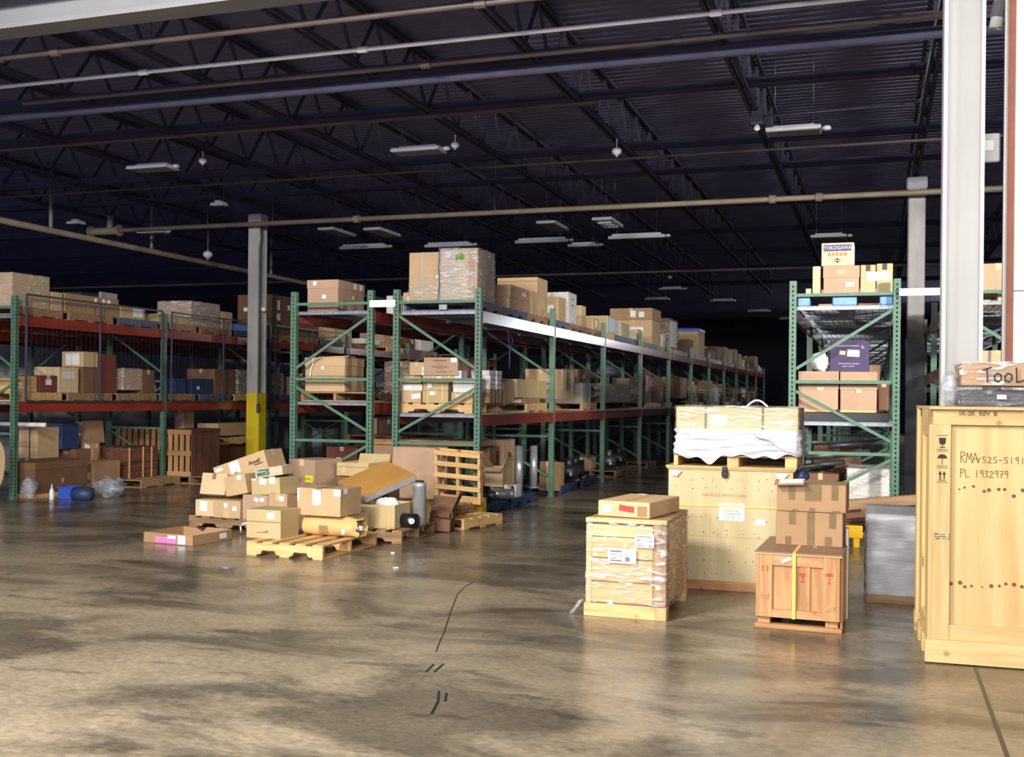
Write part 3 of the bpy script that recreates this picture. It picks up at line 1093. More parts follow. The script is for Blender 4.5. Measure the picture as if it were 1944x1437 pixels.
def pallet(label, x, y, z, key, rz=0, group='wooden pallets', rot=None, simple=False, rough=.006):
    P = PAL[key]
    t = empty('pallet', (x, y, z), rz, rot)
    rr = random.Random(int(abs(x * 991 + y * 77 + z * 13)))
    for k in range(3):
        put('stringer', P['s'], t, ((k - 1) * (P['w'] / 2 - .02), -P['d'] / 2, P['zb']))
    for k in range(P['n']):
        yy = -P['d'] / 2 + P['bw'] / 2 + k * (P['d'] - P['bw']) / (P['n'] - 1)
        put('deck_board', P['b'], t, (rr.uniform(-rough, rough), yy + rr.uniform(-rough, rough), P['zb'] + P['hs']), (0, 0, rr.uniform(-rough, rough)))
    for k in range(P['bot']):
        yy = -P['d'] / 2 + P['bw'] / 2 + k * (P['d'] - P['bw']) / (P['bot'] - 1)
        put('deck_board', P['b'], t, (0, yy, 0))
    tag(t, label, 'pallet', group)
    return t


pallet_proto('worn', 1.0, .98, .125, ('worn_x', 'worn_y'))
pallet_proto('pine', 1.0, .98, .125, ('pine_x', 'pine_y'))
pallet_proto('floor', 1.08, .80, .135, ('pine_x', 'pine_y'), boards=5)
pallet_proto('lean', .60, .62, .11, ('pine_x', 'pine_y'), boards=5, notch=False, bottom=2, fill_=.46)
pallet_proto('step', .45, .60, .115, ('worn_x', 'worn_y'), boards=4, notch=False)
pallet_proto('floor2', .95, 1.0, .13, ('worn_x', 'worn_y'), boards=6)
pallet_proto('small', .62, .78, .125, ('pine_x', 'pine_y'), boards=5, notch=False)
pallet_proto('blue', 1.0, .98, .125, ('pallet_blue', 'pallet_blue'))
pallet_proto('grey', 1.0, .98, .125, ('pallet_grey', 'pallet_grey'))
pallet_proto('narrow', .96, .8, .10, ('pine_x', 'pine_y'), boards=6, notch=False, bottom=0)

SIMPLE = {}
for key, mat in (('worn', 'worn_x'), ('pine', 'pine_x'), ('blue', 'pallet_blue'), ('grey', 'pallet_grey')):
    mb = MB()
    for k in range(3):
        mb.bx((k - 1) * .48 - .02, (k - 1) * .48 + .02, -.49, .49, .018, .107)
    for k in range(6):
        y = -.43 + k * .172
        mb.bx(-.5, .5, y - .06, y + .06, .107, .125)
    for k in (0, 2.5, 5):
        y = -.43 + k * .172
        mb.bx(-.5, .5, y - .06, y + .06, 0, .018)
    SIMPLE[key] = mb.mesh('pallet')
    SIMPLE[key].materials.append(M[mat])


def far_pallet(label, x, y, z, key, rz=0, group='pallets deep in the racks'):
    return tag(put('pallet', SIMPLE[key], None, (x, y, z), (0, 0, rz)), label, 'pallet', group)


# ------------------------------------------------------------------ cartons
def carton(label, x0, x1, y0, y1, z0, z1, mat='card', rz=0, tape='tape_clear', labels=(), lid=0, group=None, rot=None, straps=(), cat='box', name='cardboard_box', text=(), flaps=None, vtape=(), seam=False, ch=.004):
    """closed carton: own mesh plus tape, lid, labels, lettering, straps"""
    w, d, h = x1 - x0, y1 - y0, z1 - z0
    rr = random.Random(label)
    mb = MB()
    if flaps is None:
        mb.cbx(-w / 2, w / 2, -d / 2, d / 2, 0, h - (.002 if lid else 0), ch)
    else:
        th = .006
        for a in ((-w / 2, w / 2, -d / 2, -d / 2 + th), (-w / 2, w / 2, d / 2 - th, d / 2), (-w / 2, -w / 2 + th, -d / 2 + th, d / 2 - th), (w / 2 - th, w / 2, -d / 2 + th, d / 2 - th)):
            mb.bx(*a, 0, h)
        mb.bx(-w / 2, w / 2, -d / 2, d / 2, 0, th)
    o = mb.build(name, mat, None, ((x0 + x1) / 2, (y0 + y1) / 2, z0), rot if rot else (0, 0, rz))
    e = .0025
    if flaps is not None:
        # flaps: list of (side, angle from upright outward, length)
        for sd, ang, ln in flaps:
            a = R(ang)
            fm = MB()
            if sd in 'fb':
                s_ = -1 if sd == 'f' else 1
                y = s_ * d / 2
                fm.bar((0, y, h), (0, y + s_ * ln * math.sin(a), h + ln * math.cos(a)), w * .98, .006)
            else:
                s_ = -1 if sd == 'l' else 1
                x = s_ * w / 2
                p0, p1 = Vector((x, 0, h)), Vector((x + s_ * ln * math.sin(a), 0, h + ln * math.cos(a)))
                up = (p1 - p0)
                n_ = up.cross(Vector((0, 1, 0))).normalized() * .003
                hh = d * .49
                v = [p0 + Vector((0, -hh, 0)) - n_, p0 + Vector((0, hh, 0)) - n_, p1 + Vector((0, hh, 0)) - n_, p1 + Vector((0, -hh, 0)) - n_]
                v += [q + 2 * n_ for q in v]
                fm.add(v, [(0, 1, 2, 3), (7, 6, 5, 4), (0, 4, 5, 1), (1, 5, 6, 2), (2, 6, 7, 3), (3, 7, 4, 0)])
            fm.build('flap', mat, o)
    elif lid:
        MB().cbx(-w / 2 - .006, w / 2 + .006, -d / 2 - .006, d / 2 + .006, h - lid, h + .003, .004).build('lid', mat, o)
    elif tape:
        tw = .025 + .01 * (w > .4)
        mb = MB()
        if d >= w * .8:
            mb.bx(-tw, tw, -d / 2 - .001, d / 2 + .001, h, h + .0012)
            mb.bx(-tw, tw, -d / 2 - .0014, -d / 2, h - min(.07, h * .3), h)
        else:
            mb.bx(-w / 2 - .001, w / 2 + .001, -tw, tw, h, h + .0012)
            mb.bx(w / 2, w / 2 + .0014, -tw, tw, h - min(.07, h * .3), h)
        mb.build('packing_tape', tape, o)
    if seam:
        MB().bx(-w / 2, w / 2, -d / 2 - .001, -d / 2, h * seam - .003, h * seam + .003).build('flap_seam', 'card_dark', o)
    for q in labels:
        fc, u, v, lw, lh = q[:5]
        mt = q[5] if len(q) > 5 else 'paper'
        ang = q[6] if len(q) > 6 else 0
        b = MB()
        fr = e + (.006 if lid else 0)
        if fc == 'f':
            b.obb(((u - .5) * w, -d / 2 - fr, v * h), (lw, .0015, lh), (0, R(ang), 0))
        elif fc == 'r':
            b.obb((w / 2 + fr, (u - .5) * d, v * h), (.0015, lw, lh), (R(ang), 0, 0))
        else:
            b.obb(((u - .5) * w, (v - .5) * d, h + fr + .001), (lw, lh, .0015), (0, 0, R(ang)))
        lo = b.build('paper_label', mt, o)
    for q in vtape:
        fc, u, v0, v1, tw, mt = q
        b = MB()
        if fc == 'f':
            b.bx((u - .5) * w - tw / 2, (u - .5) * w + tw / 2, -d / 2 - .0015, -d / 2, v0 * h, v1 * h)
        else:
            b.bx(w / 2, w / 2 + .0015, (u - .5) * d - tw / 2, (u - .5) * d + tw / 2, v0 * h, v1 * h)
        b.build('packing_tape', mt, o)
    for q in straps:
        ax, u, sw, mt = q
        b = MB()
        k = .003 + (.006 if lid else 0)
        if ax == 'y':     # strap running front-back over the top at fraction u of the width
            x = (u - .5) * w
            b.bx(x - sw / 2, x + sw / 2, -d / 2 - k, -d / 2 - k + .002, 0, h + k)
            b.bx(x - sw / 2, x + sw / 2, d / 2 + k - .002, d / 2 + k, 0, h + k)
            b.bx(x - sw / 2, x + sw / 2, -d / 2 - k, d / 2 + k, h + k - .002, h + k)
        else:             # strap running left-right over the top at fraction u of the depth
            y = (u - .5) * d
            b.bx(-w / 2 - k, -w / 2 - k + .002, y - sw / 2, y + sw / 2, 0, h + k)
            b.bx(w / 2 + k - .002, w / 2 + k, y - sw / 2, y + sw / 2, 0, h + k)
            b.bx(-w / 2 - k, w / 2 + k, y - sw / 2, y + sw / 2, h + k - .002, h + k)
        b.build('strap', mt, o)
    for q in text:
        fc, u, v, sz, tx_, mt = q[:6]
        sx = q[6] if len(q) > 6 else 1
        fr = .0032 + (.006 if lid else 0)
        if fc == 'f':
            lettering(o, tx_, ((u - .5) * w, -d / 2 - fr, v * h), (R(90), 0, 0), sz, mt, True, sx=sx)
        elif fc == 'r':
            lettering(o, tx_, (w / 2 + fr, (u - .5) * d, v * h), (R(90), 0, R(90)), sz, mt, True, sx=sx)
        else:
            lettering(o, tx_, ((u - .5) * w, (v - .5) * d, h + fr), (0, 0, 0), sz, mt, True, sx=sx)
    tag(o, label, cat, group)
    return o


def wrap(o, w, d, h, mat='film_clear', g=.012, amp=.012, seed=0, z0=0.0, name='stretch_film', **k):
    return shell(-w / 2 - g, w / 2 + g, -d / 2 - g, d / 2 + g, z0, h + g, amp, 9, seed, **k).build(name, mat, o, smooth=True)

# ================================================================== crates at the right
# tall plywood crate at the right border
bc = empty('wooden_crate', (.30, 6.66, 0), R(2.2))
W_, D_ = 1.25, 1.0
MB().bx(.0, W_, .03, D_, .13, 1.40).build('plywood_panel', 'ply_gold', bc)
MB().bx(-.022, W_, .0, .03, 1.365, 1.452, .002).build('top_rail', 'fresh_x', bc)
MB().bx(-.022, W_, -.03, D_ + .02, 1.452, 1.47, .002).build('lid_board', 'fresh_x', bc)
MB().bx(.0, .095, -.0, .03, .13, 1.365, .002).build('corner_board', 'fresh_z', bc)
MB().bx(W_ - .095, W_, -.0, .03, .13, 1.365, .002).build('corner_board', 'fresh_z', bc)
MB().bx(.095, W_ - .095, .004, .03, .13, .22, .002).build('bottom_rail', 'fresh_x', bc)
for y0, y1 in ((.0, .10), (.45, .55), (.9, 1.0)):
    MB().bx(-.022, .0, y0, y1, .10, 1.452, .002).build('side_batten', 'fresh_z', bc)
MB().bx(-.022, .0, .10, .45, 1.30, 1.452, .002).build('side_rail', 'fresh_y', bc)
MB().bx(-.022, .0, .10, .45, .12, .24, .002).build('side_rail', 'fresh_y', bc)
MB().bx(-.035, W_ + .03, -.03, .02, .005, .135, .003).build('skid_board', 'fresh_x', bc)
for y in (.3, .6, .92):
    MB().bx(-.03, W_, y - .04, y + .06, 0, .12, .003).build('skid', 'fresh_x', bc)
FR = -.0025


def mark(parent, mb, mat, name='stencil_mark'):
    return mb.build(name, mat, parent)


# handling symbols on the corner board
g = MB()
g.prism([(.03, 1.29), (.068, 1.29), (.066, 1.262), (.06, 1.252), (.038, 1.252), (.032, 1.262)], FR, FR + .001, 'y')
g.bx(.047, .051, FR, FR + .001, 1.238, 1.252)
g.bx(.034, .064, FR, FR + .001, 1.233, 1.238)
for z in (1.303, 1.222, 1.212, 1.128, 1.117, 1.035):
    g.bx(.02, .078, FR, FR + .001, z, z + .0025)
a = [(.049 + .026 * math.cos(t), 1.172 + .024 * math.sin(t)) for t in [math.pi * k / 10 for k in range(11)]]
g.prism(a, FR, FR + .001, 'y')
g.bx(.0475, .0505, FR, FR + .001, 1.14, 1.172)
for x in (.038, .06):
    g.bx(x - .003, x + .003, FR, FR + .001, 1.055, 1.085)
    g.prism([(x - .009, 1.08), (x + .009, 1.08), (x, 1.10)], FR, FR + .001, 'y')
g.bx(.03, .068, FR, FR + .001, 1.046, 1.050)
mark(bc, g, 'ink', 'handling_symbols')
lettering(bc, '1K-2K  REV  B', (.235, FR, 1.43), (R(90), 0, 0), .034, 'ink_brown', True, 'stencil_lettering')
handwriting(bc, 'RMA', .145, .0285, 1.15, .062, 'ink_brown', .0035, step=.55)
handwriting(bc, 'V525-51912', .235, .0285, 1.148, .046, 'ink_brown', .0035, step=.62)
handwriting(bc, 'PL 1932979', .145, .0285, 1.065, .05, 'ink_brown', .0035, step=.52)
MB().bx(.012, .09, FR, FR + .001, .705, .745).build('paper_label', 'card_olive', bc)
g = MB()
for k, (x, z, w, h) in enumerate(((.014, .735, .02, .006), (.04, .733, .03, .004), (.014, .722, .06, .004), (.02, .709, .02, .006), (.05, .712, .035, .003), (.012, .705, .002, .04), (.088, .705, .002, .04))):
    g.bx(x, x + w, FR - .0006, FR, z, z + h)
g.build('label_print', 'ink', bc)
rr = random.Random(3)
for zc in (.985, .455):
    for k in range(26):
        x = .1 + k * .042 + rr.uniform(-.012, .012)
        z = zc + rr.uniform(-.02, .03)
        MB().cyl((x, .0275, z), (x, .0292, z), rr.uniform(.005, .012), 9).build('resin_stain', 'ink_brown', bc)
MB().bx(-.0245, -.022, .32, .35, .50, .56).build('hand_hole', 'plastic_black', bc)
tag(bc, 'tall pale plywood crate with hand written numbers at the right border', 'crate')

# black wrapped roll and long box on its lid
bw = empty('wrapped_equipment', (.43, 6.85, 1.47), R(1))
MB().bx(.03, 1.1, .05, .5, 0, .10, .01).build('case', 'plastic_black', bw)
shell(.0, 1.15, .0, .56, 0, .118, .014, 12, 5, rad=.03, rows=6, stretch=4).build('stretch_film', 'film_dark', bw, smooth=True)
MB().bx(.22, .27, -.022, -.02, .045, .07).build('paper_label', 'paper', bw)
tag(bw, 'black case in shiny stretch film on the tall plywood crate', 'case')
tb = carton('long box marked in hand writing on the tall plywood crate', .455, 1.5, 6.84, 7.30, 1.592, 1.725, 'card_brown', R(1), tape=None)
handwriting(tb, 'TooL C', -.47 + .06, -.250, .022, .085, 'ink', .008, step=.66)
shell(-.535, .53, -.24, .24, .005, .142, .008, 14, 8, rad=.02, rows=5, stretch=3).build('stretch_film', 'film_clear', tb, smooth=True)
bag = empty('plastic_bag', (.40, 6.95, 1.47))
blob((0, 0, 0), (.05, .08, .10), .35, 2.2, 4).build('film', 'film_bag', bag, smooth=True)
tag(bag, 'loose clear plastic bunched at the left of the black case', 'plastic bag')

# small crate with red marks
sc_ = empty('wooden_crate', (-.753, 7.245, 0), R(-1.6))
w_, d_ = .53, .80
MB().bx(.02, w_ - .02, .02, d_ - .02, .075, .49).build('inner_panel', 'oak_z', sc_)
for x0, x1 in ((0, .022), (.022, .105), (w_ - .105, w_ - .02), (w_ - .02, w_)):
    MB().bx(x0, x1, 0, .02, .075, .49, .002).build('upright_board', 'oak_z', sc_)
MB().bx(.105, w_ - .105, .002, .02, .415, .487, .002).build('top_batten', 'oak_x', sc_)
MB().bx(.105, w_ - .105, .002, .02, .075, .13, .002).build('bottom_batten', 'oak_x', sc_)
MB().bx(.285, .345, .008, .02, .13, .415, .002).build('centre_batten', 'oak_z', sc_)
MB().bx(w_ - .02, w_, .02, d_, .075, .49, .002).build('side_panel', 'oak_z', sc_)
MB().bx(-.0, .02, .02, d_, .075, .49, .002).build('side_panel', 'oak_z', sc_)
for y in (.05, .36, .7):
    MB().bx(w_, w_ + .016, y, y + .08, .02, .49, .002).build('side_batten', 'oak_z', sc_)
MB().bx(-.008, w_ + .016, -.008, d_ + .01, .49, .505, .002).build('top_board', 'top_board_brown', sc_)
MB().bx(-.008, w_ + .016, -.009, -.007, .488, .494).build('board_edge', 'pine_x', sc_)
for x in (.01, w_ - .09):
    MB().bx(x, x + .08, 0.03, d_, .028, .075, .003).build('skid', 'oak_y', sc_)
MB().bx(-.006, w_ + .016, 0, .08, 0, .028, .003).build('skid_board', 'oak_x', sc_)
MB().bx(-.006, w_ + .016, d_ - .08, d_, 0, .028, .003).build('skid_board', 'oak_x', sc_)
s_ = MB()
s_.bx(.235, .255, -.0115, -.0095, .075, .507)
s_.bx(.235, .255, -.0115, d_ + .012, .505, .507)
s_.build('strap', 'strap_yellow', sc_)
MB().obb((.195, -.004, .455), (.065, .002, .022), (0, R(-22), 0)).build('paper_label', 'paper', sc_)
MB().obb((.35, .33, .5065), (.025, .02, .001)).build('paper_label', 'paper', sc_)
g = MB()
Y_ = -.0005
for x in (.045, .075):
    g.bx(x - .004, x + .004, Y_ - .001, Y_, .375, .40)
    g.prism([(x - .008, .40), (x + .008, .40), (x, .415)], Y_ - .001, Y_, 'y')
x = .295
g.prism([(x - .022, .375), (x + .022, .375), (x + .012, .35), (x + .003, .345), (x - .008, .35)], .005, .0065, 'y')
g.bx(x - .003, x + .003, .005, .0065, .32, .345)
g.bx(x - .013, x + .013, .005, .0065, .315, .321)
x = .465
g.prism([(x + .026 * math.cos(t), .365 + .022 * math.sin(t)) for t in [math.pi * k / 8 for k in range(9)]], Y_ - .001, Y_, 'y')
g.bx(x - .002, x + .002, Y_ - .001, Y_, .32, .365)
g.bx(x - .008, x + .004, Y_ - .001, Y_, .315, .325)
g.build('handling_symbols', 'ink_red', sc_)
for x, z, w in ((.03, .20, .055), (.44, .145, .06)):
    g = MB()
    g.bx(x, x + w, -.006, 0, z, z + .008)
    g.bx(x, x + .008, -.004, 0, z, z + .03)
    g.bx(x + .012, x + w - .004, -.008, 0, z + .012, z + .03)
    g.build('latch', 'oak_x', sc_)
tag(sc_, 'small brown crate with yellow strap and red handling marks', 'crate')
# twin cartons with olive tape on the small crate
vt = lambda: [('f', .22, .62, 1.0, .05, 'tape_olive'), ('f', .52, .55, 1.0, .075, 'tape_olive'), ('f', .84, .55, .98, .045, 'tape_olive')]
lo_b = carton('lower carton with olive tape on the small strapped crate', -.655, -.215, 7.60, 7.98, .506, .735, 'card_brown', R(-1.5), tape=None,
              vtape=[('f', .25, .62, 1.0, .045, 'tape_olive'), ('f', .19, 0, .27, .04, 'tape_olive'), ('f', .53, 0, 1.0, .05, 'tape_olive'), ('f', .85, .55, 1.0, .045, 'tape_olive'), ('f', .79, 0, .3, .045, 'tape_olive')], group='olive taped cartons')
hi_b = carton('upper carton with olive tape and loose flap on the small crate', -.65, -.195, 7.60, 7.98, .738, .925, 'card_brown', R(-1.5), tape=None,
              vtape=[('f', .22, .42, 1.0, .045, 'tape_olive'), ('f', .53, .4, 1.0, .11, 'tape_olive'), ('f', .84, .45, 1.0, .045, 'tape_olive'), ('f', .27, 0, .08, .04, 'tape_olive'), ('f', .52, 0, .15, .04, 'tape_olive'), ('f', .86, 0, .08, .045, 'tape_olive')], group='olive taped cartons')
MB().obb((-.14, -.205, .20), (.20, .12, .006), (R(14), R(-3), 0)).build('flap', 'card_brown', hi_b)
MB().obb((-.13, -.2, .206), (.16, .085, .002), (R(14), R(-3), 0)).build('paper_label', 'paper', hi_b)
carton('narrow white foam strip leaning beside the small crate', -.205, -.185, 7.75, 7.85, 0, .62, 'card_white', tape=None, cat='foam strip', name='foam_strip')

# stretch wrapped crate with flat carton on top
wc = empty('wooden_crate', (-1.897, 7.21, 0), R(.0))
w_, d_ = .555, .845
MB().bx(.03, w_ - .03, .03, d_ - .03, .09, .63).build('inner_box', 'fresh_x', wc)
zb = [(.10, .235), (.245, .395), (.405, .545)]
for z0, z1 in zb:
    MB().bx(.04, w_ - .09, .004, .03, z0, z1, .003).build('front_board', 'fresh_x', wc)
MB().bx(.04, w_ - .09, .0, .03, .55, .63, .003).build('front_board', 'pine_x', wc)
MB().bx(.0, .04, .0, .04, .09, .63, .003).build('corner_post', 'pine_z', wc)
MB().bx(w_ - .09, w_, .01, .04, .09, .645, .003).build('corner_post', 'worn_z', wc)
MB().bx(w_ - .03, w_, .04, .12, .09, .645, .003).build('corner_post', 'worn_z', wc)
MB().bx(w_ - .03, w_ - .01, .12, d_, .09, .64, .003).build('side_panel', 'fresh_z', wc)
MB().bx(w_ - .012, w_, d_ - .06, d_, .06, .64, .003).build('corner_post', 'pine_z', wc)
MB().bx(-.004, w_ + .004, -.004, .05, .645, .675, .003).build('top_rail', 'pine_x', wc)
MB().bx(-.002, w_ + .002, .05, d_, .645, .672, .003).build('lid_board', 'worn_x', wc)
MB().bx(-.012, w_ - .07, -.006, .06, .0, .088, .003).build('skid', 'pine_x', wc)
MB().bx(w_ - .07, w_ + .006, -.01, .09, .0, .088, .003).build('skid', 'fresh_y', wc)
MB().bx(-.012, w_ + .006, d_ - .08, d_, .0, .088, .003).build('skid', 'pine_x', wc)
MB().bx(.2, .3, .06, d_ - .08, .0, .088, .003).build('skid', 'worn_y', wc)
MB().bx(.16, .355, -.02, -.018, .375, .475).build('paper_label', 'paper', wc)
MB().bx(.345, .475, -.021, -.019, .49, .58).build('paper_label', 'paper', wc)
g = MB()
for x, z, w, h in ((.175, .45, .08, .012), (.175, .435, .05, .004), (.175, .428, .09, .003), (.175, .405, .045, .006), (.175, .388, .08, .010), (.27, .44, .07, .003), (.27, .43, .06, .003), (.28, .39, .03, .03),
                   (.355, .562, .1, .006), (.355, .552, .11, .004), (.355, .535, .03, .008), (.355, .512, .06, .004), (.355, .5, .05, .006), (.44, .498, .03, .008), (.44, .53, .025, .006)):
    g.bx(x, x + w, -.0222, -.0212 if x > .34 else -.0202, z, z + h)
g.build('label_print', 'ink_grey', wc)
shell(-.008, w_ + .008, -.014, d_ + .01, .085, .66, .010, 9, 2, rad=.03, rows=16, per=.03, top=False, stretch=4, hem=lambda t, x, y: .008 * math.sin(x * 30)).build('stretch_film', 'film_clear', wc, smooth=True)
tail = MB().grid(lambda u, v: (-.02 - .08 * v - .02 * math.sin(6 * u), -.02 - .03 * u + .03 * v, .10 - .10 * v + .02 * u + .006 * math.sin(20 * u + 9 * v)), 6, 8)
tail.build('film_tail', 'film_cloudy', wc, smooth=True)
tag(wc, 'pale wooden crate wrapped in clear film with two white labels', 'crate')
fb_ = carton('flat kraft carton with red warning sticker on the wrapped crate', -1.80, -1.42, 7.30, 7.92, .676, .785, 'card', R(-9), tape='tape_clear',
             labels=[('f', .17, .52, .07, .05), ('f', .56, .56, .11, .042, 'paper_red', 6), ('t', .3, .92, .06, .05)], text=[('f', .56, .68, .022, 'CAUTION', 'paper'), ('f', .56, .45, .022, 'HEAVY', 'paper')], vtape=[('f', .86, .1, .75, .07, 'tape_brown')])

# tall plywood crate behind
tc_ = empty('plywood_crate', (-1.575, 8.53, 0), R(0))
w_, d_ = .96, .75
MB().bx(0, w_, 0, d_, .075, .945).build('panel', 'ply_pale', tc_)
MB().bx(-.02, w_ + .025, -.02, d_ + .02, .955, .972, .002).build('lid_board', 'ply_gold', tc_)
MB().bx(-.01, w_ + .015, -.012, d_ + .01, .943, .955, .002).build('lid_board', 'pine_x', tc_)
for z0 in (0,):
    MB().bx(0, w_, .0, .09, 0, .075, .003).build('skid', 'oak_x', tc_)
    MB().bx(0, w_, d_ - .09, d_, 0, .075, .003).build('skid', 'oak_x', tc_)
    MB().bx(.3, .4, .09, d_ - .09, 0, .075, .003).build('skid', 'oak_y', tc_)
MB().bx(0, w_, -.002, 0, .42, .4215).build('panel_seam', 'oak_x', tc_)
rr = random.Random(9)
g = MB()
for row in (.14, .24, .33, .44, .46, .56, .80, .87):
    for k in range(9):
        x, z = .06 + k * .105 + rr.uniform(-.03, .03), row + rr.uniform(-.012, .012)
        g.cyl((x, -.0015, z), (x, 0, z), rr.uniform(.003, .0055), 6)
g.build('nail_heads', 'ink_brown', tc_)
lettering(tc_, 'HANDLE WITH CARE', (.44, -.002, .745), (R(90), 0, 0), .034, 'ink_faded', False, 'stencil_lettering', sx=1.05)
MB().bx(.40, .60, -.004, -.002, .55, .685).build('paper_label', 'paper', tc_)
MB().bx(.68, .755, -.004, -.002, .525, .57).build('paper_label', 'paper', tc_)
for k, tx_ in enumerate(('CVADGRD', 'ZS180470B', 'C/S NO. 1')):
    lettering(tc_, tx_, (.50, -.005, .628 - k * .026), (R(90), 0, 0), .026, 'ink', False, 'label_print')
s_ = MB().bx(-.003, w_ + .003, -.008, -.006, .655, .668)
s_.bx(w_ + .001, w_ + .003, -.008, d_, .655, .668)
s_.build('strap', 'strap_yellow', tc_)
g = MB().bx(.425, .465, -.03, -.003, .885, .97, .004)
g.bx(.42, .47, -.034, -.02, .90, .935, .004)
g.build('latch', 'plastic_black', tc_)
for x in (0.02, w_ - .12):
    g = MB().prism([(x - .01, .93), (x + .09, .93), (x + .05, .885), (x + .01, .89)], -.02, -.017, 'y')
    g.build('corner_bracket', 'card_white', tc_)
tag(tc_, 'tall pale plywood box with black latch and yellow strap', 'crate')
rag = blob((-.555, 8.62, .86), (.05, .06, .05), .35, 2.0, 8, flat=False).build('cloth_rag', 'plastic_navy', smooth=True)
tag(rag, 'dark blue rag hanging at the plywood box lid', 'rag')

# small pallet, white film bundle and kraft parcel on top
sp = empty('pallet', (-1.535, 8.53, .972), R(-1.0))
for x in (0.0, .42, .86):
    MB().bx(x, x + .09 if x else .035, 0, .66, 0, .075, .003).build('stringer', 'pine_y', sp)
for y in (.0, .2, .4, .58):
    MB().bx(0, .95, y, y + .09, .075, .09, .002).build('deck_board', 'pine_x', sp)
tag(sp, 'narrow pine pallet on the tall plywood box', 'pallet', 'wooden pallets')
wb = empty('film_bundle', (-1.545, 8.49, 1.06), R(-1.5))
MB().bx(.03, .96, .05, .66, .004, .17, .02).build('core_carton', 'card', wb)


def hem(t, x, y):
    if y < .2:
        return -.02 * math.sin(x * 9) * math.sin(x * 4 + 1) - .055 * math.exp(-((x - .31) / .08) ** 2) - .02 * math.exp(-((x - .8) / .1) ** 2) + .012 * math.sin(x * 37)
    return .012 * math.sin(y * 14)


shell(.0, .99, .0, .69, .0, .205, .020, 4, 11, rad=.05, rows=22, per=.022, hem=hem, stretch=9, taper=.03).build('white_film', 'film_white', wb, smooth=True)
g = MB().grid(lambda u, v: (.66 + .30 * u, -.022 - .012 * math.sin(v * 3), .19 - .14 * v * (.25 + u) + .01 * math.sin(9 * u + 5 * v)), 12, 8)
g.build('film_fold', 'film_white', wb, smooth=True)
tag(wb, 'bundle shrouded in white plastic film above the plywood box', 'wrapped bundle')
kp = carton('long kraft parcel under shiny film with green straps, topmost right', -1.515, -.575, 8.53, 9.05, 1.262, 1.435, 'card_olive', R(-1.5), tape=None,
            labels=[('f', .36, .42, .13, .08), ('f', .10, .62, .045, .04, 'card_pale')], straps=[('y', .25, .018, 'strap_green'), ('y', .72, .018, 'strap_green')])
shell(-.485, .475, -.275, .275, .004, .185, .012, 16, 3, rad=.035, rows=10, per=.025, stretch=3).build('stretch_film', 'film_clear', kp, smooth=True)
ps = [(.06 + .16 * k / 8, -.1 + .02 * k / 8, .18 + .05 * math.sin(math.pi * k / 8)) for k in range(9)]
MB().path(ps, .008, 6).build('carry_handle', 'paper', kp, smooth=True)

# white wrapped pallet load
wp = empty('wrapped_pallet', (-.075, 8.45, 0), R(0))
for x in (.02, .37, .68):
    MB().bx(x, x + .06, .0, .8, .015, .07, .003).build('stringer', 'worn_y', wp)
for y in (0, .3, .7):
    MB().bx(0, .78, y, y + .09, 0, .015).build('deck_board', 'worn_x', wp)
MB().bx(.0, .78, -.005, .03, .0, .072, .003).build('lead_board', 'worn_x', wp)
MB().bx(.02, .76, .02, .78, .075, .63, .01).build('load', 'card_white', wp)
shell(-.01, .79, -.012, .81, .065, .655, .014, 6, 17, rad=.05, rows=18, per=.03, stretch=5).build('white_film', 'film_white', wp, smooth=True)
tag(wp, 'pallet load shrouded in white film left of the big crate', 'wrapped pallet')

# ================================================================== floor pile at the left
pa = pallet('worn pallet under the leaning heap of cartons', -6.78, 10.75, 0, 'floor2', R(83), 'pallets on the floor')
pb = pallet('clean pine pallet at the front of the pile', -5.14, 9.25, 0, 'floor', R(89), 'pallets on the floor')
pc = pallet('worn pallet under the open bin', -5.06, 10.42, 0, 'floor2', R(92), 'pallets on the floor')
GP = 'cartons in the floor pile'
BR = .131
carton('small carton with square label, bottom left of the heap', -7.22, -6.97, 10.30, 10.58, BR, .315, 'card_pale', R(-4), labels=[('f', .46, .62, .10, .11)], group=GP)
carton('low carton taped down the middle, bottom of the heap', -6.95, -6.58, 10.24, 10.60, BR, .325, 'card', R(-5), tape=None, labels=[('f', .48, .72, .05, .05), ('f', .80, .56, .055, .045)], vtape=[('f', .5, 0, .5, .08, 'tape_clear')], group=GP)
carton('low carton with two small labels beside the split one', -6.56, -6.235, 10.22, 10.58, BR, .40, 'card_pink', R(-3), tape=None, labels=[('f', .55, .82, .055, .04, 'paper', 25), ('f', .78, .83, .055, .04)], group=GP)
carton('low carton right of the two label one', -6.225, -5.985, 10.2, 10.55, BR, .43, 'card', R(-3), labels=[('f', .70, .82, .06, .05)], group=GP)
o = carton('pale carton leaning back on the left of the heap', -7.20, -6.86, 10.34, 10.62, .345, .585, 'card_pale', rot=(R(-12), R(0), R(-4)), tape='tape_brown', group=GP)
o = carton('tilted carton between the pale and the labelled ones', -6.82, -6.54, 10.30, 10.60, .385, .60, 'card', rot=(0, R(-11), R(-3)), tape=None, labels=[('f', .72, .86, .06, .045)], group=GP)
o = carton('large tipped carton with white label and printed word, top of the heap', -7.20, -6.51, 10.68, 11.10, .53, .77, 'card', rot=(0, R(-19), R(2)), tape='tape_clear',
           labels=[('f', .10, .80, .10, .035), ('f', .40, .66, .13, .135), ('f', .40, .40, .05, .02, 'marker_green')], text=[('f', .78, .60, .062, 'Ansell', 'ink')], group=GP)
MB().bx(.19, .30, -.224, -.2225, .105, .112).build('printed_line', 'ink', o)
carton('hidden carton propping the large tipped one', -7.1, -6.5, 10.68, 11.05, BR, .40, 'card', group=GP)
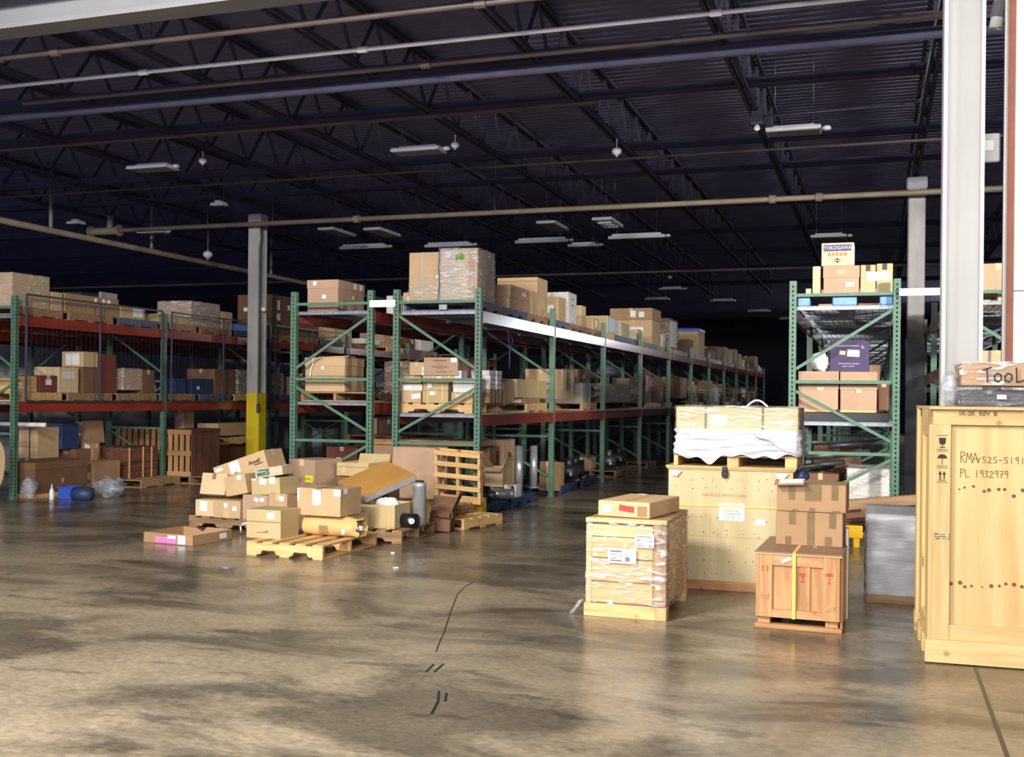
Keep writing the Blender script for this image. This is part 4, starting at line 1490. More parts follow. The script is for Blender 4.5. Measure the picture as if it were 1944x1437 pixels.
o = carton('carton with ragged white labels, middle of the heap', -6.47, -6.105, 10.26, 10.62, .405, .585, 'card_olive', rot=(0, R(-4), R(-3)), tape=None, labels=[('f', .10, .95, .06, .02), ('f', .42, .82, .09, .07, 'paper', 10), ('f', .75, .86, .08, .075, 'paper', -5)], group=GP)
o = carton('flat green printed box in film on the ragged label carton', -6.47, -6.14, 10.32, 10.58, .60, .70, 'card_pale', rot=(0, R(-9), R(4)), tape=None, labels=[('f', .30, .52, .15, .07, 'green_print')], group=GP)
shell(-.17, .17, -.135, .135, 0, .107, .008, 18, 4, rad=.02, rows=5).build('stretch_film', 'film_clear', o, smooth=True)
yb = carton('brown carton with yellow sticker behind the heap', -6.66, -6.24, 11.38, 11.86, .27, .725, 'card_pink', R(-14), tape='tape_clear', labels=[('f', .80, .50, .125, .085, 'paper_yellow'), ('f', .52, .92, .07, .08, 'card_pale')], group=GP)
lettering(yb, 'CAUTION', (.123, -.2645, .235), (R(90), 0, 0), .022, 'ink_grey', True)
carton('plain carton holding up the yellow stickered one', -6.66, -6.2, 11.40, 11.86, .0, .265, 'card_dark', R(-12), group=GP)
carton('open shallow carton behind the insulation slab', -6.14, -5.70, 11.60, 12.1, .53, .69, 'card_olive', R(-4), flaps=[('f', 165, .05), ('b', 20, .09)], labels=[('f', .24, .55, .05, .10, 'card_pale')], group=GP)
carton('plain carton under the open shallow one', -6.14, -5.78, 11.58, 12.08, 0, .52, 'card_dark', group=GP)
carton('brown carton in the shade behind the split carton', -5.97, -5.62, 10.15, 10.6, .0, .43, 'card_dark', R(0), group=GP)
# carton stack on the front pallet
PT = .1355
o = carton('two part carton with small label at the front of the pile', -5.69, -5.31, 8.93, 9.25, PT - .005, .405, 'card_olive', R(-2), tape=None, labels=[('f', .72, .80, .085, .06)], seam=.58, group=GP)
g = MB()
g.bx(-.07, .06, -.162, -.1605, .055, .06)
g.prism([(-.01, .065), (.05, .068), (.055, .08), (.02, .072)], -.162, -.1605, 'y')
g.build('faded_logo', 'ink_brown', o)
o = carton('carton with tall white label on the paper roll', -5.31, -4.83, 9.22, 9.62, .335, .60, 'card', R(-3), tape='tape_brown', labels=[('f', .46, .67, .095, .145), ('f', .93, .86, .08, .065), ('r', .25, .9, .07, .05), ('f', .03, .75, .02, .12)], vtape=[('f', .03, 0, .25, .06, 'tape_brown')], group=GP)
# kraft paper roll with a crushed end
pr_o = empty('paper_roll', (-5.27, 9.36, PT), R(-3))


def rollfn(u, v):
    a = 2 * math.pi * u
    x = .60 * v
    end = max(0, v - .78) / .22
    r = .095 * (1 + .04 * nval((math.cos(a), math.sin(a), x * 4), 1.6, 2)) * (1 + .35 * end * nval((math.cos(a) * 1.5, math.sin(a) * 1.5, v * 3), 2.2, 6) - .15 * end)
    z = .097 + r * math.sin(a) * (1.02)
    return (x + .05 * end * nval((math.cos(a), math.sin(a), 0), 2.5, 9), r * 1.15 * math.cos(a), max(z, .001))


MB().grid(rollfn, 30, 22, close=True).build('kraft_sleeve', 'kraft_paper', pr_o, smooth=True)
MB().cyl((-.005, 0, .097), (.57, 0, .097), .055, 18).build('core', 'card_inside', pr_o)
MB().cyl((.571, -.01, .09), (.615, -.01, .09), .028, 14, r1=.022).build('white_stuffing', 'paper', pr_o)
MB().obb((.24, -.108, .075), (.10, .004, .07)).build('tape_patch', 'tape_brown', pr_o)
MB().obb((.46, -.108, .06), (.035, .004, .05)).build('paper_label', 'paper', pr_o)
tag(pr_o, 'fat kraft paper roll with crumpled end under the carton', 'paper roll')
carton('kraft carton hidden behind the paper roll', -5.32, -4.86, 9.50, 9.84, PT, .335, 'card', R(-3), tape=None, group=GP)
# open bin with slab
bn = carton('open octagonal kraft bin carrying the insulation slab', -5.13, -4.68, 10.05, 10.55, .131, .375, 'card_olive', R(3), flaps=[], vtape=[('f', .38, 0, 1, .06, 'tape_clear'), ('f', .85, 0, 1, .035, 'tape_clear')], ch=.03)
ps_ = blob((-4.83, 10.24, .30), (.12, .10, .07), .3, 2, 2, flat=False).build('packing_foam', 'paper', smooth=True)
tag(ps_, 'white foam sticking out of the open bin', 'packing foam')
u_ = Vector((.55, -.43, -.11)).normalized()          # along the short edge
w_v = Vector((.33, .48, .225))
w_v = (w_v - u_ * w_v.dot(u_)).normalized()           # along the long edge, rising to the back
SLAB = (u_, w_v)
sl = empty('insulation_slab', (0, 0, 0))
sl.matrix_world = Matrix.Translation((-5.13, 10.575, .605)) @ (lambda u, w: Matrix((u, w, u.cross(w))).transposed().to_4x4())(*SLAB)
MB().cbx(-.35, .35, -.31, .31, -.075, -.006, .008).build('fibre_core', 'insulation_edge', sl)
MB().bx(-.35, .35, -.31, .31, -.006, 0).build('facing_sheet', 'insulation_top', sl)
tag(sl, 'tilted grey insulation slab with orange brown facing', 'insulation slab')
carton('carton supporting the back of the insulation slab', -5.55, -5.18, 10.96, 11.3, 0, .50, 'card_dark', R(2), group=GP)
cn = empty('steel_canister', (-4.595, 10.52, .131))
MB().lathe((0, 0, 0), [(.065, 0), (.07, .01), (.07, .40), (.074, .405), (.074, .44), (.06, .455)], 24).build('body', 'steel', cn, smooth=True)
MB().lathe((0, 0, .455), [(.05, 0), (.05, .012), (.02, .02)], 18).build('lid', 'plastic_black', cn)
tag(cn, 'shiny steel canister beside the insulation slab', 'canister')
bkt = empty('black_can', (-4.585, 10.26, .131))
MB().cyl((-.07, 0, .075), (.08, -.02, .075), .075, 20).build('body', 'plastic_black', bkt, smooth=True)
MB().cyl((.055, -.085, .08), (.06, -.095, .08), .03, 14).build('round_label', 'paper', bkt)
tag(bkt, 'black can lying on the pallet below the canister', 'can')
for k, (lb, c, r_, sd) in enumerate((('crumpled kraft paper standing beside the black can', (-4.60, 10.70, .131), (.05, .06, .12), 3), ('crumpled kraft paper behind the steel canister', (-4.78, 10.84, .131), (.06, .06, .12), 12))):
    o = blob(c, r_, .5, 2.2, sd, 22, 14).build('crumpled_paper', 'kraft_paper')
    tag(o, lb, 'packing paper', 'crumpled kraft paper')
carton('torn open carton with raised flap before the leaning pallet', -4.74, -4.46, 10.97, 11.22, .02, .24, 'card_dark', rot=(R(2), R(4), R(10)), flaps=[('r', 20, .22), ('b', 35, .15), ('f', 130, .08)], labels=[('r', .3, .8, .06, .07)], group=GP)
carton('lower crushed carton under the torn open one', -5.08, -4.84, 11.0, 11.3, 0, .22, 'card_brown', R(4), flaps=[('l', 20, .1), ('b', 20, .1)], group=GP)
pd = pallet('lowest pine pallet by the yellow post guard', -4.58, 11.72, 0, 'small', R(-14), 'pallets by the post guard')
pe = pallet('worn pallet stacked on the lowest pine one', -4.80, 11.75, .127, 'step', R(-9), 'pallets by the post guard')
lp = pallet('pine pallet leaning upright against the rack', -4.72, 12.02, .56, 'lean', rot=(R(100), R(3), R(-3)), group='pallets by the post guard')
cs = MB().bx(-.36, .36, -.004, .004, 0, .62).build('cardboard_sheet', 'card_pink', None, (-5.32, 12.08, .25), (R(-8), 0, R(-2)))
tag(cs, 'flat cardboard sheet leaning against the rack posts', 'cardboard sheet')
carton('carton the cardboard sheet stands on', -5.75, -5.08, 11.95, 12.3, 0, .249, 'card_dark', tape=None, group=GP)
# tray on the floor
tr = empty('cardboard_tray', (-6.63, 9.34, 0), R(-6))
tw, td, th = .64, .58, .105
for a in ((-tw / 2, tw / 2, -td / 2, -td / 2 + .008), (-tw / 2, -tw / 2 + .008, -td / 2, td / 2), (tw / 2 - .008, tw / 2, -td / 2, td / 2)):
    MB().bx(*a, 0, th).build('wall', 'card_brown', tr)
MB().prism([(-tw / 2, 0), (tw / 2, 0), (tw / 2, th), (.0, th * 1.05), (-.06, th * .55), (-.14, th * .9), (-tw / 2, th)], td / 2 - .008, td / 2, 'y').build('torn_wall', 'card_brown', tr)
MB().bx(-tw / 2, tw / 2, -td / 2, td / 2, 0, .006).build('base', 'card_inside', tr)
MB().bx(-.16, .10, -td / 2 - .004, -td / 2 - .002, .015, .068).build('pink_label', 'paper_pink', tr)
MB().bx(.0, .10, -td / 2 - .006, -td / 2 - .004, .06, .09).build('paper_label', 'paper', tr)
MB().bx(.125, .22, -td / 2 - .004, -td / 2 - .002, .01, .095).build('paper_label', 'paper', tr)
MB().bx(tw / 2 + .002, tw / 2 + .004, .1, .2, .03, .085).build('paper_label', 'paper', tr)
g = MB()
for k in range(6):
    g.bx(-.13 + k * .035, -.11 + k * .035, -td / 2 - .005, -td / 2 - .004, .035 + .006 * (k % 2), .04 + .006 * (k % 2))
g.build('label_print', 'paper_red', tr)
tag(tr, 'shallow torn cardboard tray with pink label on the floor', 'cardboard tray')
sw = MB().path([(-6.45, 10.02, .01), (-6.43, 9.98, .09), (-6.36, 9.95, .13), (-6.33, 9.95, .12)], .01, 6).build('foam_strip', 'paper', smooth=True)
tag(sw, 'curled white foam strip behind the cardboard tray', 'foam strip')
for k, (x, y, lb) in enumerate(((-4.35, 9.35, 'white paper scrap on the floor right of the pallet'), (-3.95, 8.55, 'tiny white scrap further out on the floor'))):
    tag(MB().bx(-.02, .02, -.015, .015, 0, .012, .003).build('paper_scrap', 'paper', None, (x, y, 0), (0, 0, k)), lb, 'paper scrap', 'paper scraps on the floor')
tp = empty('tape_scrap', (-5.25, 7.95, 0))
blob((0, 0, 0), (.07, .05, .018), .5, 2.5, 7).build('film', 'film_dark', tp, smooth=True)
tag(tp, 'crumpled dark film scrap on the open floor', 'film scrap')
o = blob((.86, 6.15, 0), (.06, .05, .03), .4, 2, 3).build('plastic_scrap', 'paper', smooth=True)
tag(o, 'white plastic scrap on the floor at the right edge', 'plastic scrap')

# ================================================================== goods on the racks
ORD = ['first', 'second', 'third', 'fourth', 'fifth', 'sixth', 'seventh', 'eighth', 'ninth', 'tenth', 'eleventh', 'twelfth']
G_TOP, G_MID = 'goods on the top shelf of the middle rack', 'goods on the middle shelf of the middle rack'


def filmed(o, w, d, h, mat='film_clear', seed=0, amp=.012, g=.008):
    return shell(-w / 2 - g, w / 2 + g, -d / 2 - g, d / 2 + g, .002, h + g, amp, 8, seed, rad=.03, rows=12, per=.045, stretch=3).build('stretch_film', mat, o, smooth=True)


# ---- middle rack, left half, front bay
o = carton('large lidded carton on the top shelf of the left middle rack', -7.15, -6.70, 12.62, 13.38, 2.60, 3.005, 'card_pink', tape=None, lid=.11, labels=[('f', .25, .90, .05, .05), ('f', .55, .46, .06, .05, 'paper', 15), ('r', .62, .88, .07, .07), ('r', .85, .88, .07, .07), ('r', .55, .5, .05, .04)], group='goods on the left middle rack')
MB().bx(-.2, .2, -.39, .38, -.022, 0).build('base_board', 'worn_x', o)
pallet('worn pallet under the double carton of the left middle rack', -6.70, 13.05, 1.412, 'worn', 0, 'pallets on the racks')
for k, (z0, z1, lb) in enumerate(((1.54, 1.74, 'lower kraft carton of the double stack on the left middle rack'), (1.745, 1.985, 'upper kraft carton of the double stack on the left middle rack'))):
    o = carton(lb, -7.16, -6.58, 12.60, 13.15, z0, z1, 'card', tape=None, lid=.11 if k else .0, labels=[('f', .45, .45, .04, .04)] if k else [], group='goods on the left middle rack')
tag(MB().obb((-6.83, 12.86, 2.0), (.42, .30, .012), (0, R(-2), R(8))).build('cardboard_sheet', 'card_pale'), 'loose cardboard sheet on the double carton stack', 'cardboard sheet')
MB_ = MB().path([(-7.04, 12.575, 1.98), (-7.03, 12.565, 1.90), (-7.06, 12.565, 1.82), (-7.07, 12.568, 1.74)], .008, 6).build('torn_tape', 'paper')
tag(MB_, 'white torn tape hanging on the double carton stack', 'tape')
# film bag and pale cartons beyond, seen through the gap
o = blob((-6.55, 15.0, 2.70), (.28, .3, .22), .3, 1.8, 5, 24, 14).build('plastic_bag', 'film_cloudy', smooth=True)
tag(o, 'clear plastic bag heap between the middle rack tops', 'plastic bag', 'goods on the left middle rack')
pallet('pallet under the clear bag heap', -6.66, 14.98, 2.575, 'worn', 0, 'pallets on the racks')
carton('pale carton beside the bag heap', -6.40, -6.17, 14.0, 14.45, 2.59, 2.96, 'card_pale', labels=[('f', .5, .7, .1, .1)], group='goods on the left middle rack')
carton('white labelled carton beside the bag heap', -6.66, -6.43, 14.0, 14.45, 2.59, 2.92, 'card_white', group='goods on the left middle rack')
o = carton('brown filmed carton behind the double stack', -6.68, -6.2, 14.0, 14.7, 1.54, 1.98, 'card_dark', group='goods on the left middle rack')
filmed(o, .48, .7, .44, seed=4)
far_pallet('pallet under the brown filmed carton', -6.66, 14.35, 1.41, 'worn')

# ---- middle rack, right half, front bay, top
pallet('grey pallet under the tall wrapped cartons', -5.20, 12.98, 2.562, 'grey', 0, 'pallets on the racks')
o = carton('tall plain kraft carton left of the wrapped one', -5.67, -5.23, 12.58, 13.28, 2.69, 3.315, 'card', tape=None, straps=[('y', .42, .012, 'ink_lilac')], labels=[('f', .88, .5, .03, .03)], group=G_TOP)
shell(-.23, .23, -.36, .36, .0, .30, .01, 8, 9, rad=.03, rows=6, top=False).build('stretch_film', 'film_clear', o, smooth=True)
o = carton('tall carton in shiny film with green scrawl', -5.215, -4.715, 12.50, 13.14, 2.69, 3.33, 'card', tape=None, vtape=[('f', .86, .02, .98, .10, 'card_brown')], group=G_TOP)
filmed(o, .5, .64, .64, 'film_cloudy', 6, .018, .012)
shell(-.265, .06, -.342, .32, -.05, .65, .03, 5, 23, rad=.05, rows=14, per=.04, stretch=1.5).build('loose_film', 'film_cloudy', o, smooth=True)
g = MB()
for pts in ([(-.02, .57), (-.015, .50), (-.01, .545), (.02, .55), (.02, .50)], [(.045, .56), (.04, .505), (.07, .52), (.045, .535), (.075, .55), (.045, .56)], [(.0, .525), (.08, .53)], [(.01, .58), (.06, .575), (.085, .54)]):
    for a, b_ in zip(pts, pts[1:]):
        g.obb(((a[0] + b_[0]) / 2, -.362, (a[1] + b_[1]) / 2), (math.hypot(b_[0] - a[0], b_[1] - a[1]) + .006, .002, .009), (0, -math.atan2(b_[1] - a[1], b_[0] - a[0]), 0))
g.build('green_scrawl', 'marker_green', o)
MB().path([(-.245, -.36, .66), (-.25, -.362, .4), (-.24, -.362, .2), (-.26, -.35, .0)], .006, 6).build('blue_cord', 'strap_blue', o)
hx = MB().bx(-5.20, -5.09, 12.44, 12.47, 2.57, 2.64, .004).build('rack_clip', 'galvanised')
tag(hx, 'bright metal clip on the top deck edge', 'clip')

# ---- middle rack, right half, front bay, lower shelf
t = empty('pallet', (-5.27, 13.05, 1.282), R(90))
P = PAL['pine']
for k in range(3):
    put('stringer', P['s'], t, ((k - 1) * (P['w'] / 2 - .02), -P['d'] / 2, P['zb']))
for k in range(6):
    put('deck_board', P['b'], t, (0, -P['d'] / 2 + P['bw'] / 2 + k * (P['d'] - P['bw']) / 5, P['zb'] + P['hs']))
for k in range(3):
    put('deck_board', P['b'], t, (0, -P['d'] / 2 + P['bw'] / 2 + k * (P['d'] - P['bw']) / 2, 0))
tag(t, 'pine pallet with notched stringer under the small strapped cartons', 'pallet', 'pallets on the racks')
ZB = 1.41
ys = [('y', .2, .014, 'strap_yellow'), ('y', .78, .014, 'strap_yellow')]
G = 'small cartons on the pine pallet'
carton('carton with torn white pages, lower left on the pine pallet', -5.76, -5.48, 12.56, 12.95, ZB, ZB + .15, 'card', labels=[('f', .75, .55, .12, .06, 'paper', -8)], group=G)
carton('flat packet of white pages above the lower left carton', -5.76, -5.47, 12.57, 12.95, ZB + .152, ZB + .235, 'card_white', tape=None, labels=[('f', .3, .5, .10, .05, 'paper')], group=G)
carton('carton crusted with papers, upper left on the pine pallet', -5.76, -5.50, 12.60, 12.95, ZB + .237, ZB + .335, 'card_olive', group=G)
carton('yellow strapped carton at the centre bottom of the pine pallet', -5.46, -5.11, 12.56, 12.95, ZB, ZB + .155, 'card_olive', straps=ys, labels=[('f', .38, .80, .07, .05)], group=G)
carton('yellow strapped carton in the middle of the centre column', -5.46, -5.12, 12.58, 12.95, ZB + .157, ZB + .265, 'card_olive', straps=ys, labels=[('f', .26, .6, .06, .055)], group=G)
carton('flat strapped carton at the top of the centre column', -5.48, -5.03, 12.60, 12.95, ZB + .267, ZB + .345, 'card_olive', straps=[('y', .33, .014, 'strap_yellow'), ('y', .8, .014, 'strap_yellow')], labels=[('f', .5, .6, .06, .04)], group=G)
carton('yellow strapped carton, lower right on the pine pallet', -5.07, -4.78, 12.56, 12.95, ZB, ZB + .135, 'card', straps=ys, labels=[('f', .35, .6, .06, .05)], group=G)
carton('white wrapped flat packet above the lower right carton', -5.05, -4.76, 12.57, 12.95, ZB + .137, ZB + .20, 'card_white', tape=None, group=G)
carton('grey papered carton, right column second from top', -5.06, -4.77, 12.58, 12.95, ZB + .202, ZB + .29, 'card_white', tape=None, labels=[('f', .3, .5, .1, .06), ('f', .72, .5, .1, .06)], group=G)
carton('thin white slab on the right column', -5.05, -4.76, 12.57, 12.95, ZB + .292, ZB + .312, 'card_white', tape=None, group=G)
carton('tiny white carton topping the right column', -5.04, -4.95, 12.60, 12.80, ZB + .314, ZB + .41, 'card_white', tape=None, labels=[('f', .5, .55, .06, .05, 'paper_blue')], group=G)
carton('small plain carton left of the printed one on top', -5.66, -5.46, 12.60, 12.92, ZB + .347, ZB + .515, 'card', group=G, labels=[('f', .93, .5, .025, .05), ('f', .93, .15, .025, .04)])
o = carton('printed carton with white corner label, top of the pine pallet stack', -5.455, -4.99, 12.58, 12.95, ZB + .347, ZB + .575, 'card_pink', tape=None, labels=[('f', .88, .85, .08, .055)], group=G)
g = MB()
for z, a, b_ in ((.185, -.1, .08), (.172, -.06, .05), (.135, -.05, .03), (.112, -.14, .10), (.10, -.11, .11), (.085, -.05, .05), (.05, -.07, .16), (.035, -.04, .08)):
    g.bx(a, b_, -.1865, -.1855, z, z + (.01 if z > .18 else .005))
g.build('printed_lines', 'ink_brown', o)
# small grey packets stacked behind the post
rr = random.Random(5)
k = 0
for row in range(4):
    for col in range(2):
        x = -4.98 + col * .02
        y = 13.02 + col * .21
        z = ZB + .18 + row * .062
        carton(['lowest', 'second', 'third', 'topmost'][row] + (' near' if col == 0 else ' far') + ' grey packet in the stack behind the post', x, x + .26, y, y + .2, z, z + .06, 'card_white', R(rr.uniform(-3, 3)), tape=None, labels=[('r', .5, .5, .1, .03)], group='grey packets behind the post')
carton('brown carton under the grey packets', -4.98, -4.71, 13.0, 13.25, ZB, ZB + .178, 'card_brown', vtape=[('r', .5, 0, 1, .03, 'tape_clear')], group='grey packets behind the post')
carton('second brown carton under the grey packets', -4.98, -4.70, 13.26, 13.48, ZB, ZB + .178, 'card_brown', vtape=[('r', .5, 0, 1, .03, 'tape_clear')], group='grey packets behind the post')

# ---- middle rack aisle side, placed one by one: label, y0, y1, z0, z1, width, material, extras
def fit(y0, y1, start, L):
    """shift a load along the shelf so that it stands clear of the upright frames"""
    for k in range(14):
        f = start + k * L
        if y0 < f + .05 and y1 > f - .05:
            up, dn = f + .05 - y0, y1 - f + .05
            return (y0 + up, y1 + up) if up < dn else (y0 - dn, y1 - dn)
    return y0, y1


def side_box(label, y0, y1, z0, z1, w, mat, group, xe=-4.72, film_=None, **k):
    y0, y1 = fit(y0, y1, 12.4, LB)
    o = carton(label, xe - w, xe, y0, y1, z0, z1, mat, group=group, **k)
    if film_:
        filmed(o, w, y1 - y0, z1 - z0, film_, seed=int(y0 * 10))
    return o


TB = 2.688
for b in range(11):
    for q_ in range(3):
        if b == 0 and q_ == 0:
            continue
        key = ['grey', 'grey', 'worn', 'grey', 'worn', 'worn', 'pine'][(b * 3 + q_) % 7]
        lb = f"{ {'grey': 'grey', 'worn': 'worn', 'pine': 'pine'}[key]} pallet on top shelf of middle rack, {ORD[b]} bay, {['near', 'middle', 'far'][q_]} slot"
        y = 12.4 + b * LB + (.56, 1.58, 2.60)[q_]
        pallet(lb, -5.20, y, 2.562, key, 0, 'pallets on the top shelf') if b < 2 else far_pallet(lb, -5.20, y, 2.562, key, group='pallets on the top shelf')
side_box('flat lower carton of the pair on the grey pallet', 13.75, 14.66, TB, 2.84, .42, 'card_pink', G_TOP, lid=0)
side_box('flat upper lidded carton of the pair on the grey pallet', 13.78, 14.64, 2.842, 3.01, .40, 'card_pink', G_TOP, lid=.06, tape=None, labels=[('r', .6, .5, .05, .05), ('r', .72, .5, .05, .05)])
side_box('slim carton between the flat pair and the tall one', 14.72, 15.0, TB, 3.02, .3, 'card', G_TOP)
side_box('tall kraft carton, second pallet of the top shelf', 15.06, 15.58, TB, 3.245, .62, 'card', G_TOP, tape=None, seam=.9, straps=[('x', .5, .02, 'tape_brown')])
side_box('low kraft carton before the white printed one', 16.1, 16.5, TB, 3.06, .32, 'card', G_TOP, labels=[('f', .6, .5, .1, .12)])
side_box('white printed carton on the brown pallet', 16.66, 17.15, TB, 3.185, .55, 'card_white', G_TOP, labels=[('r', .5, .8, .12, .04, 'ink_purple'), ('r', .5, .6, .12, .03, 'ink_grey')], film_='film_clear')
side_box('lower of the small twin cartons', 17.45, 17.78, TB, 2.86, .25, 'card', G_TOP)
side_box('upper of the small twin cartons', 17.45, 17.76, 2.862, 3.04, .24, 'card_pale', G_TOP)
side_box('small carton with square label past the twins', 18.35, 18.75, TB, 2.90, .3, 'card', G_TOP, labels=[('r', .5, .5, .14, .12)])
side_box('olive carton with glossy pale blue end', 19.35, 19.95, TB, 3.01, .6, 'card_olive', G_TOP, labels=[('r', .5, .5, .5, .26, 'paper_blue')])
side_box('filmed low load after the olive carton', 20.4, 21.1, TB, 2.95, .7, 'card_olive', G_TOP, film_='film_cloudy')
side_box('small pale carton before the big double carton', 21.7, 22.1, TB, 2.92, .4, 'card_pale', G_TOP, film_='film_clear')
side_box('lower half of the big double carton with white tag', 23.4, 24.4, TB, 3.22, .85, 'card', G_TOP, labels=[('f', .6, .62, .3, .09)], straps=[('y', .5, .015, 'tape_clear')])
side_box('upper half of the big double carton', 23.4, 24.42, 3.225, 3.48, .95, 'card_brown', G_TOP, labels=[('f', .55, .5, .12, .14), ('f', .75, .45, .12, .12)])
side_box('dark tall load with white filmed end', 25.4, 26.6, TB, 3.40, .85, 'card_dark', G_TOP, labels=[('r', .5, .5, 1.0, .62, 'card_white')], film_='film_clear')
side_box('white jug shaped bundle below the filmed end', 24.6, 24.95, TB, 2.98, .3, 'card_white', G_TOP, film_='film_cloudy')
o = side_box('tall carton under a blue cover', 29.85, 30.95, TB, 3.44, .95, 'card', G_TOP, straps=[('y', .5, .015, 'tape_clear')])
MB().cbx(-.49, .49, -.565, .565, .66, .768, .03).build('blue_cover', 'plastic_blue', o)
side_box('small dark goods before the blue covered carton', 28.2, 28.9, TB, 3.05, .6, 'card_dark', G_TOP)
side_box('pale slab standing near the blue covered carton', 29.0, 29.4, TB, 3.0, .2, 'card_pale', G_TOP)
LB_ = [(32.2, 33.2, 2.95, 'card_dark'), (33.6, 34.6, 3.12, 'card_dark'), (35.2, 36.0, 3.18, 'card_brown'), (36.3, 37.2, 3.16, 'card'), (37.6, 38.4, 3.22, 'card_brown'), (39.0, 39.6, 3.12, 'card'), (40.2, 41.0, 2.95, 'card_pale'), (41.5, 42.2, 2.9, 'card_dark'), (43.4, 44.7, 3.23, 'card_brown'), (45.6, 46.1, 2.9, 'card_white'), (46.5, 46.9, 2.85, 'card_white')]
for k, (a, b_, z, mt) in enumerate(LB_):
    side_box(f'{ORD[k]} carton past the blue covered one, top shelf of middle rack', a, b_, TB, z, .7, mt, G_TOP)
# lower shelf, aisle side
MBZ = 1.408
far_pallet('pine pallet under the olive carton of the lower shelf', -5.2, 15.0, 1.282, 'pine', group='pallets on the lower shelf')
side_box('small flat carton with white end under the olive one', 14.45, 15.2, MBZ, MBZ + .075, .35, 'card_brown', G_MID, labels=[('f', .5, .5, .25, .06)])
side_box('wide olive carton on the lower shelf near the first posts', 14.35, 15.75, MBZ + .077, 1.745, .5, 'card_olive', G_MID, vtape=[('f', .5, .8, 1, .06, 'tape_brown')])
side_box('leaning kraft carton behind the grey packets', 13.6, 14.0, MBZ, 1.72, .35, 'card', G_MID, rot=(R(8), 0, 0))
o = side_box('tall kraft carton streaked with tape, second bay of lower shelf', 16.0, 17.1, 1.47, 1.935, .5, 'card', G_MID, vtape=[('r', .3, .3, 1, .1, 'tape_clear'), ('r', .6, .3, 1, .14, 'ink_grey'), ('r', .85, .25, .9, .1, 'tape_clear')])
side_box('narrow orange red box standing in the fourth bay', 22.7, 23.15, MBZ, 2.08, .16, 'card_red', G_MID, labels=[('r', .5, .6, .3, .35, 'paper_red')])
side_box('large dark carton with pale end in the fifth bay', 27.0, 28.2, 1.5, 2.04, .8, 'card_dark', G_MID, labels=[('r', .5, .5, 1.0, .45, 'card_pink')])
o = side_box('heap of filmed red goods in the third bay', 19.1, 21.3, MBZ, 1.75, .74, 'card_red', G_MID, film_='film_clear')
o = blob((-5.1, 21.0, 1.9), (.25, .4, .12), .35, 2, 4, flat=False).build('plastic_bag', 'film_bag', smooth=True)
tag(o, 'grey plastic bag on the filmed red goods', 'plastic bag', G_MID)
side_box('long brown carton behind the filmed red goods', 19.0, 21.75, MBZ, 2.0, .18, 'card_dark', G_MID, xe=-5.50)
rr = random.Random(21)
tones = [('card', 'kraft'), ('card_brown', 'brown'), ('card_dark', 'dark brown'), ('card_pink', 'pinkish'), ('card_olive', 'olive'), ('card_red', 'reddish'), ('card_white', 'white')]


def shape(w, d, h):
    return 'tall' if h > .5 else ('flat' if h < .22 else ('wide' if d > .8 else 'stout'))


def fill(xc, w, ys_, z, rackname, group, hmax=.62, p_pallet=.8, skip=(), dark=False, film_p=.2, far_from=0, bay=None, L=LB, y0=12.4, used=None):
    """one load per slot along a shelf: a pallet and one or two cartons"""
    for i, (b, q_) in enumerate(ys_):
        y = y0 + b * L + L / 2 + (q_ - 1) * (L - .1 - .98) / 2
        slot = ['near', 'middle', 'far'][q_]
        where = f'{rackname}, {ORD[b]} bay, {slot} slot'
        zz = z + .012
        if rr.random() < p_pallet:
            far_pallet('pallet on ' + where, xc, y, zz, rr.choice(['worn', 'worn', 'grey', 'pine']), 0, group + ' (pallets)')
            zz += .126
        n = 1 if rr.random() < .6 else 2
        for q in range(n):
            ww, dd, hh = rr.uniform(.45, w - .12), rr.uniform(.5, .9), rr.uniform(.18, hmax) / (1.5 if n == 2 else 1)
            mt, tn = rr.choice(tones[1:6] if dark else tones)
            xo = rr.uniform(-.06, .12)
            lb = f'{shape(ww, dd, hh)} {tn} carton on {where}' + (', ' + ['lower', 'upper'][q] if n == 2 else '')
            labs = []
            if rr.random() < .7:
                labs.append(('r', rr.uniform(.3, .7), rr.uniform(.4, .75), rr.uniform(.06, .14), rr.uniform(.05, .1)))
            if rr.random() < .5:
                labs.append(('f', rr.uniform(.3, .7), rr.uniform(.4, .75), rr.uniform(.06, .14), rr.uniform(.05, .1)))
            o = carton(lb, xc + xo - ww / 2, xc + xo + ww / 2, y - dd / 2, y + dd / 2, zz, zz + hh, mt, R(rr.uniform(-4, 4)) if n == 1 else 0, labels=labs, group=group)
            if rr.random() < film_p:
                filmed(o, ww, dd, hh, seed=i)
            zz += hh + .002


fill(-5.25, 1.02, [(1, 2), (3, 1), (3, 2), (4, 0)] + [(b, q) for b in range(5, 11) for q in range(3)], 1.27, 'lower shelf of middle rack', G_MID, .6)
# left half of the middle pair, behind
fill(-6.66, 1.02, [(1, 0), (1, 1), (2, 0), (2, 1), (3, 0), (3, 1)], 1.40, 'lower shelf of left middle rack', 'goods deep on the left middle rack', .55, dark=True)
fill(-6.66, 1.02, [(1, 1), (1, 2), (2, 0), (2, 1), (3, 0), (3, 1)], 2.57, 'top shelf of left middle rack', 'goods deep on the left middle rack', .3)

# blue cord hanging from the top beam
cdr = empty('cord', (-4.66, 13.45, 2.42))
MB().path([(0, 0, 0), (.005, .1, -.12), (.0, .16, -.3), (.01, .13, -.45), (0, .14, -.55)], .007, 6).build('strand', 'strap_blue', cdr)
MB().path([(0, 0, 0), (.01, .25, -.15), (.01, .2, -.28), (0, .15, -.32)], .006, 6).build('strand', 'strap_blue', cdr)
tag(cdr, 'blue cord hanging from the top beam of the middle rack', 'cord')

